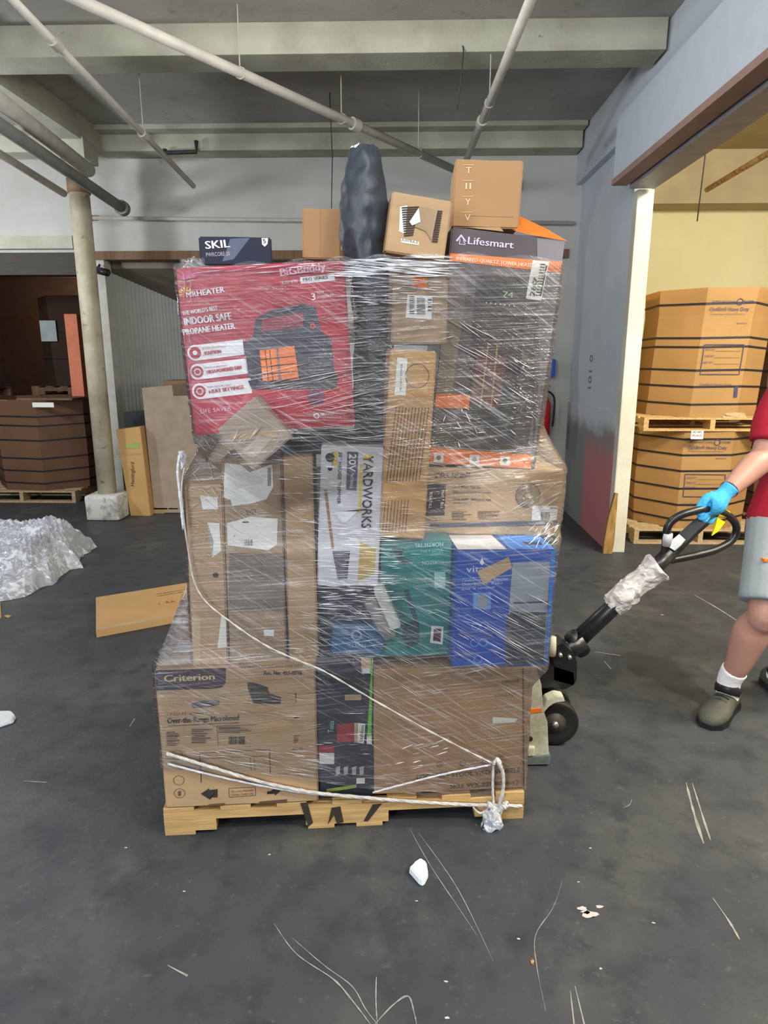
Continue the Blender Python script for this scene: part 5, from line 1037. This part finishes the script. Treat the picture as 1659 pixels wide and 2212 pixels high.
# gloved hand over the loop's top bar
glm = mat('blue_knit_glove', srgb(64, 168, 216), .75, var=.07, scale=40, bump=.3, bscale=120)
def glove(wr, grip, side, fwd_down, reach=1.0):
    """wr wrist, grip centre of the bar, side = unit vector along the bar towards the index finger"""
    bm = bmesh.new(); d = (grip-wr).normalized(); s_ = (side-d*side.dot(d)).normalized(); nrm = fwd_down.normalized()
    pc = wr.lerp(grip, .62)
    tube(bm, [wr-d*.035, wr, wr.lerp(grip, .35), pc, grip-nrm*.024], [.033, .031, .040, .046, .040], n=16, flat=1.0, side=tuple(s_), smooth=3)
    for k in range(4):
        base = grip-nrm*.020+s_*(.033-k*.022)-d*.006; ln = (1.0, 1.08, 1.02, .84)[k]; r = (.0115, .012, .0115, .010)[k]
        P_ = [base-d*.02-nrm*.002, base+d*.014*ln-nrm*.004, base+d*.034*ln+nrm*.010, base+d*.032*ln+nrm*.034*ln, base+d*.010+nrm*.046*ln, base-d*.008+nrm*.040*ln]
        tube(bm, P_, [r*1.1, r*1.1, r*1.05, r, r*.95, r*.75], n=10, smooth=3)
    tb = wr.lerp(grip, .35)+s_*.034; tube(bm, [tb, tb+d*.030+s_*.016+nrm*.014, grip+s_*.040+nrm*.020-d*.006, grip+s_*.026+nrm*.036+d*.004], [.016, .0145, .013, .0105], n=10, smooth=3)
    return bm
gp = at(1530, 1103, Y=2.65)
pmk('glove', glove(wrist, gp, Vector((-1, -.15, -.1)), Vector((-.15, -.25, -1))), glm, .0035, 2, 'light blue knit glove')
bm = bmesh.new(); d_ = (elbow-wrist).normalized(); tube(bm, [wrist+d_*.02, wrist+d_*.034], .037, n=18); pmk('glove_cuff', bm, mat('navy_cuff', srgb(38, 62, 96), .8), .003, 1)
pmk('glove', glove(wrL, wrL+Vector((0, -.05, -.07)), Vector((-1, 0, 0)), Vector((.0, .6, -.8))), glm, .0035, 2)

# ------------------------------------------------------------------ things on the floor
# heap of clear film at left
heap_m = film_mat('heap_film', 11, 2.0, .30, 1.2, True)
def heap(name, pxs, h, label, seed, m, n=70):
    P = [at(x, y, Z=0) for x, y in pxs]; c = sum(P, Vector())/len(P); o = empty(name, (c.x, c.y, 0)); tag(o, label, 'plastic sheet')
    import bisect
    poly = [(p.x-c.x, p.y-c.y) for p in P]
    def rad(th):
        dx, dy = math.cos(th), math.sin(th); best = .05
        for i in range(len(poly)):
            ax, ay = poly[i]; bx_, by_ = poly[(i+1) % len(poly)]; ex, ey = bx_-ax, by_-ay; den = dx*ey-dy*ex
            if abs(den) < 1e-9: continue
            t = (ax*ey-ay*ex)/den; s_ = (ax*dy-ay*dx)/den
            if t > 0 and 0 <= s_ <= 1: best = max(best, t)
        return best
    for layer in range(3):
        bm = bmesh.new(); NR, NA = 34, 120; G_ = []
        for i in range(NR+1):
            row = []
            for j in range(NA):
                th = 2*PI*j/NA; t = i/NR; r = rad(th)*t*(1-.07*layer)*(1+.10*noise.noise(Vector((math.cos(th)*7, math.sin(th)*7, seed+layer)))*t)
                x, y = math.cos(th)*r, math.sin(th)*r; q = Vector((x*4, y*4, seed+layer*.6)); q = q+noise.noise_vector(q*.8)*.9; rg = 1-abs(noise.noise(q))*2; rg2 = 1-abs(noise.noise(q*2.7))*2; rg3 = 1-abs(noise.noise(q*6.5))*2
                z = h*(1-t**3)*(.7+.15*layer)*(1+.7*noise.noise(Vector((x*2.2, y*2.2, seed))))+(.085*rg+.05*rg2+.016*rg3)*(1-t**6); row.append(bm.verts.new((x, y, max(.003+layer*.002, z))))
            G_.append(row)
        for i in range(NR):
            for j in range(NA): bm.faces.new((G_[i][j], G_[i][(j+1) % NA], G_[i+1][(j+1) % NA], G_[i+1][j]))
        bmesh.ops.remove_doubles(bm, verts=bm.verts[:], dist=.0005); mk('film_layer', bm, m, o)
    return o
heap('plastic_heap', [(-190, 1200), (-60, 1150), (60, 1145), (140, 1150), (178, 1170), (206, 1184), (180, 1200), (165, 1215), (188, 1228), (150, 1232), (118, 1262), (60, 1284), (0, 1300), (-120, 1290)], .15, 'large heap of crumpled clear plastic film on the floor at left', 3.3, heap_m)
# flat cardboard box on the floor
A_, B_, D_ = at(207, 1362, Z=.045), at(393, 1328, Z=.045), at(207, 1290, Z=.045)
q0 = Vector((A_.x, A_.y, 0)); dv = (B_-A_).normalized(); a_ = math.atan2(dv.y, dv.x); ln = (B_-A_).length*1.9
dl = Matrix.Rotation(-a_, 3, 'Z') @ (D_-A_); dp = dl.y
bm = bmesh.new(); abox(bm, 0, ln, 0, dp, 0, .045, .004)
for v in bm.verts: v.co.x += v.co.y/dp*dl.x
o = mk('flat_box', bm, mat('warm_card', srgb(186, 148, 98), .8, var=.06, scale=4)); o.location = q0; o.rotation_euler = (0, 0, a_); tag(o, 'flat cardboard box lying on the floor left of the load', 'box')
for s_, x_, y_, w_, m_ in (('THIS SIDE SHOULD BE OPENED FIRST', .42, .66, .34, INKB()), ('HANDLE WITH CARE', .42, .60, .16, INKB()), ('1  RA', .40, .36, .10, mat('red_stamp', srgb(190, 60, 50), .7))): wall_text(s_, (x_, y_*dp/.8*.9, .0465), (1, 0, 0), (0, 1, 0), w_, .018 if m_ == INKB() else .04, m_, 'lettering', o)
bm = bmesh.new(); abox(bm, .01, ln-.01, .0, .03, .0452, .0462); mk('tape', bm, TAPE(), o)
foam = mat('white_foam', srgb(226, 230, 234), .7, var=.03)
def chunk(name, pxs, h, label, cat, m):
    P = [at(x, y, Z=0) for x, y in pxs]; c = sum(P, Vector())/len(P); bm = bmesh.new(); f_ = [bm.verts.new(p-c) for p in P]; g_ = [bm.verts.new((p-c)*.9+Vector((0, .0, h*random.uniform(.8, 1.1)))) for p in P]
    bm.faces.new(f_[::-1]); bm.faces.new(g_)
    for i in range(len(P)): bm.faces.new((f_[i], f_[(i+1) % len(P)], g_[(i+1) % len(P)], g_[i]))
    bmesh.ops.bevel(bm, geom=bm.edges[:], offset=.004, segments=2, affect='EDGES'); o = mk(name, bm, m); o.location = c; tag(o, label, cat); return o
chunk('foam_chunk', [(882, 1886), (895, 1872), (908, 1864), (922, 1874), (926, 1896), (916, 1916), (906, 1914)], .025, 'white foam chunk on the floor in front of the pallet', 'foam', foam)
chunk('foam_chunk', [(-40, 1550), (-10, 1542), (26, 1540), (36, 1552), (30, 1562), (0, 1572), (-40, 1580)], .02, 'white foam strip at the left edge of the floor', 'foam', foam)
chunk('wood_splinter', [(8, 1332), (16, 1329), (26, 1331), (18, 1336)], .008, 'tiny wood splinter on the floor at the left edge', 'wood scrap', wood)
chunk('wood_splinter', [(1145, 2074), (1152, 2072), (1155, 2082), (1148, 2086)], .006, 'tiny tan chip on the floor at lower right', 'wood scrap', wood)
chunk('wood_plank', [(-30, 1340), (4, 1336), (2, 1300), (-30, 1302)], .02, 'end of a wooden plank at the left edge', 'plank', wood)
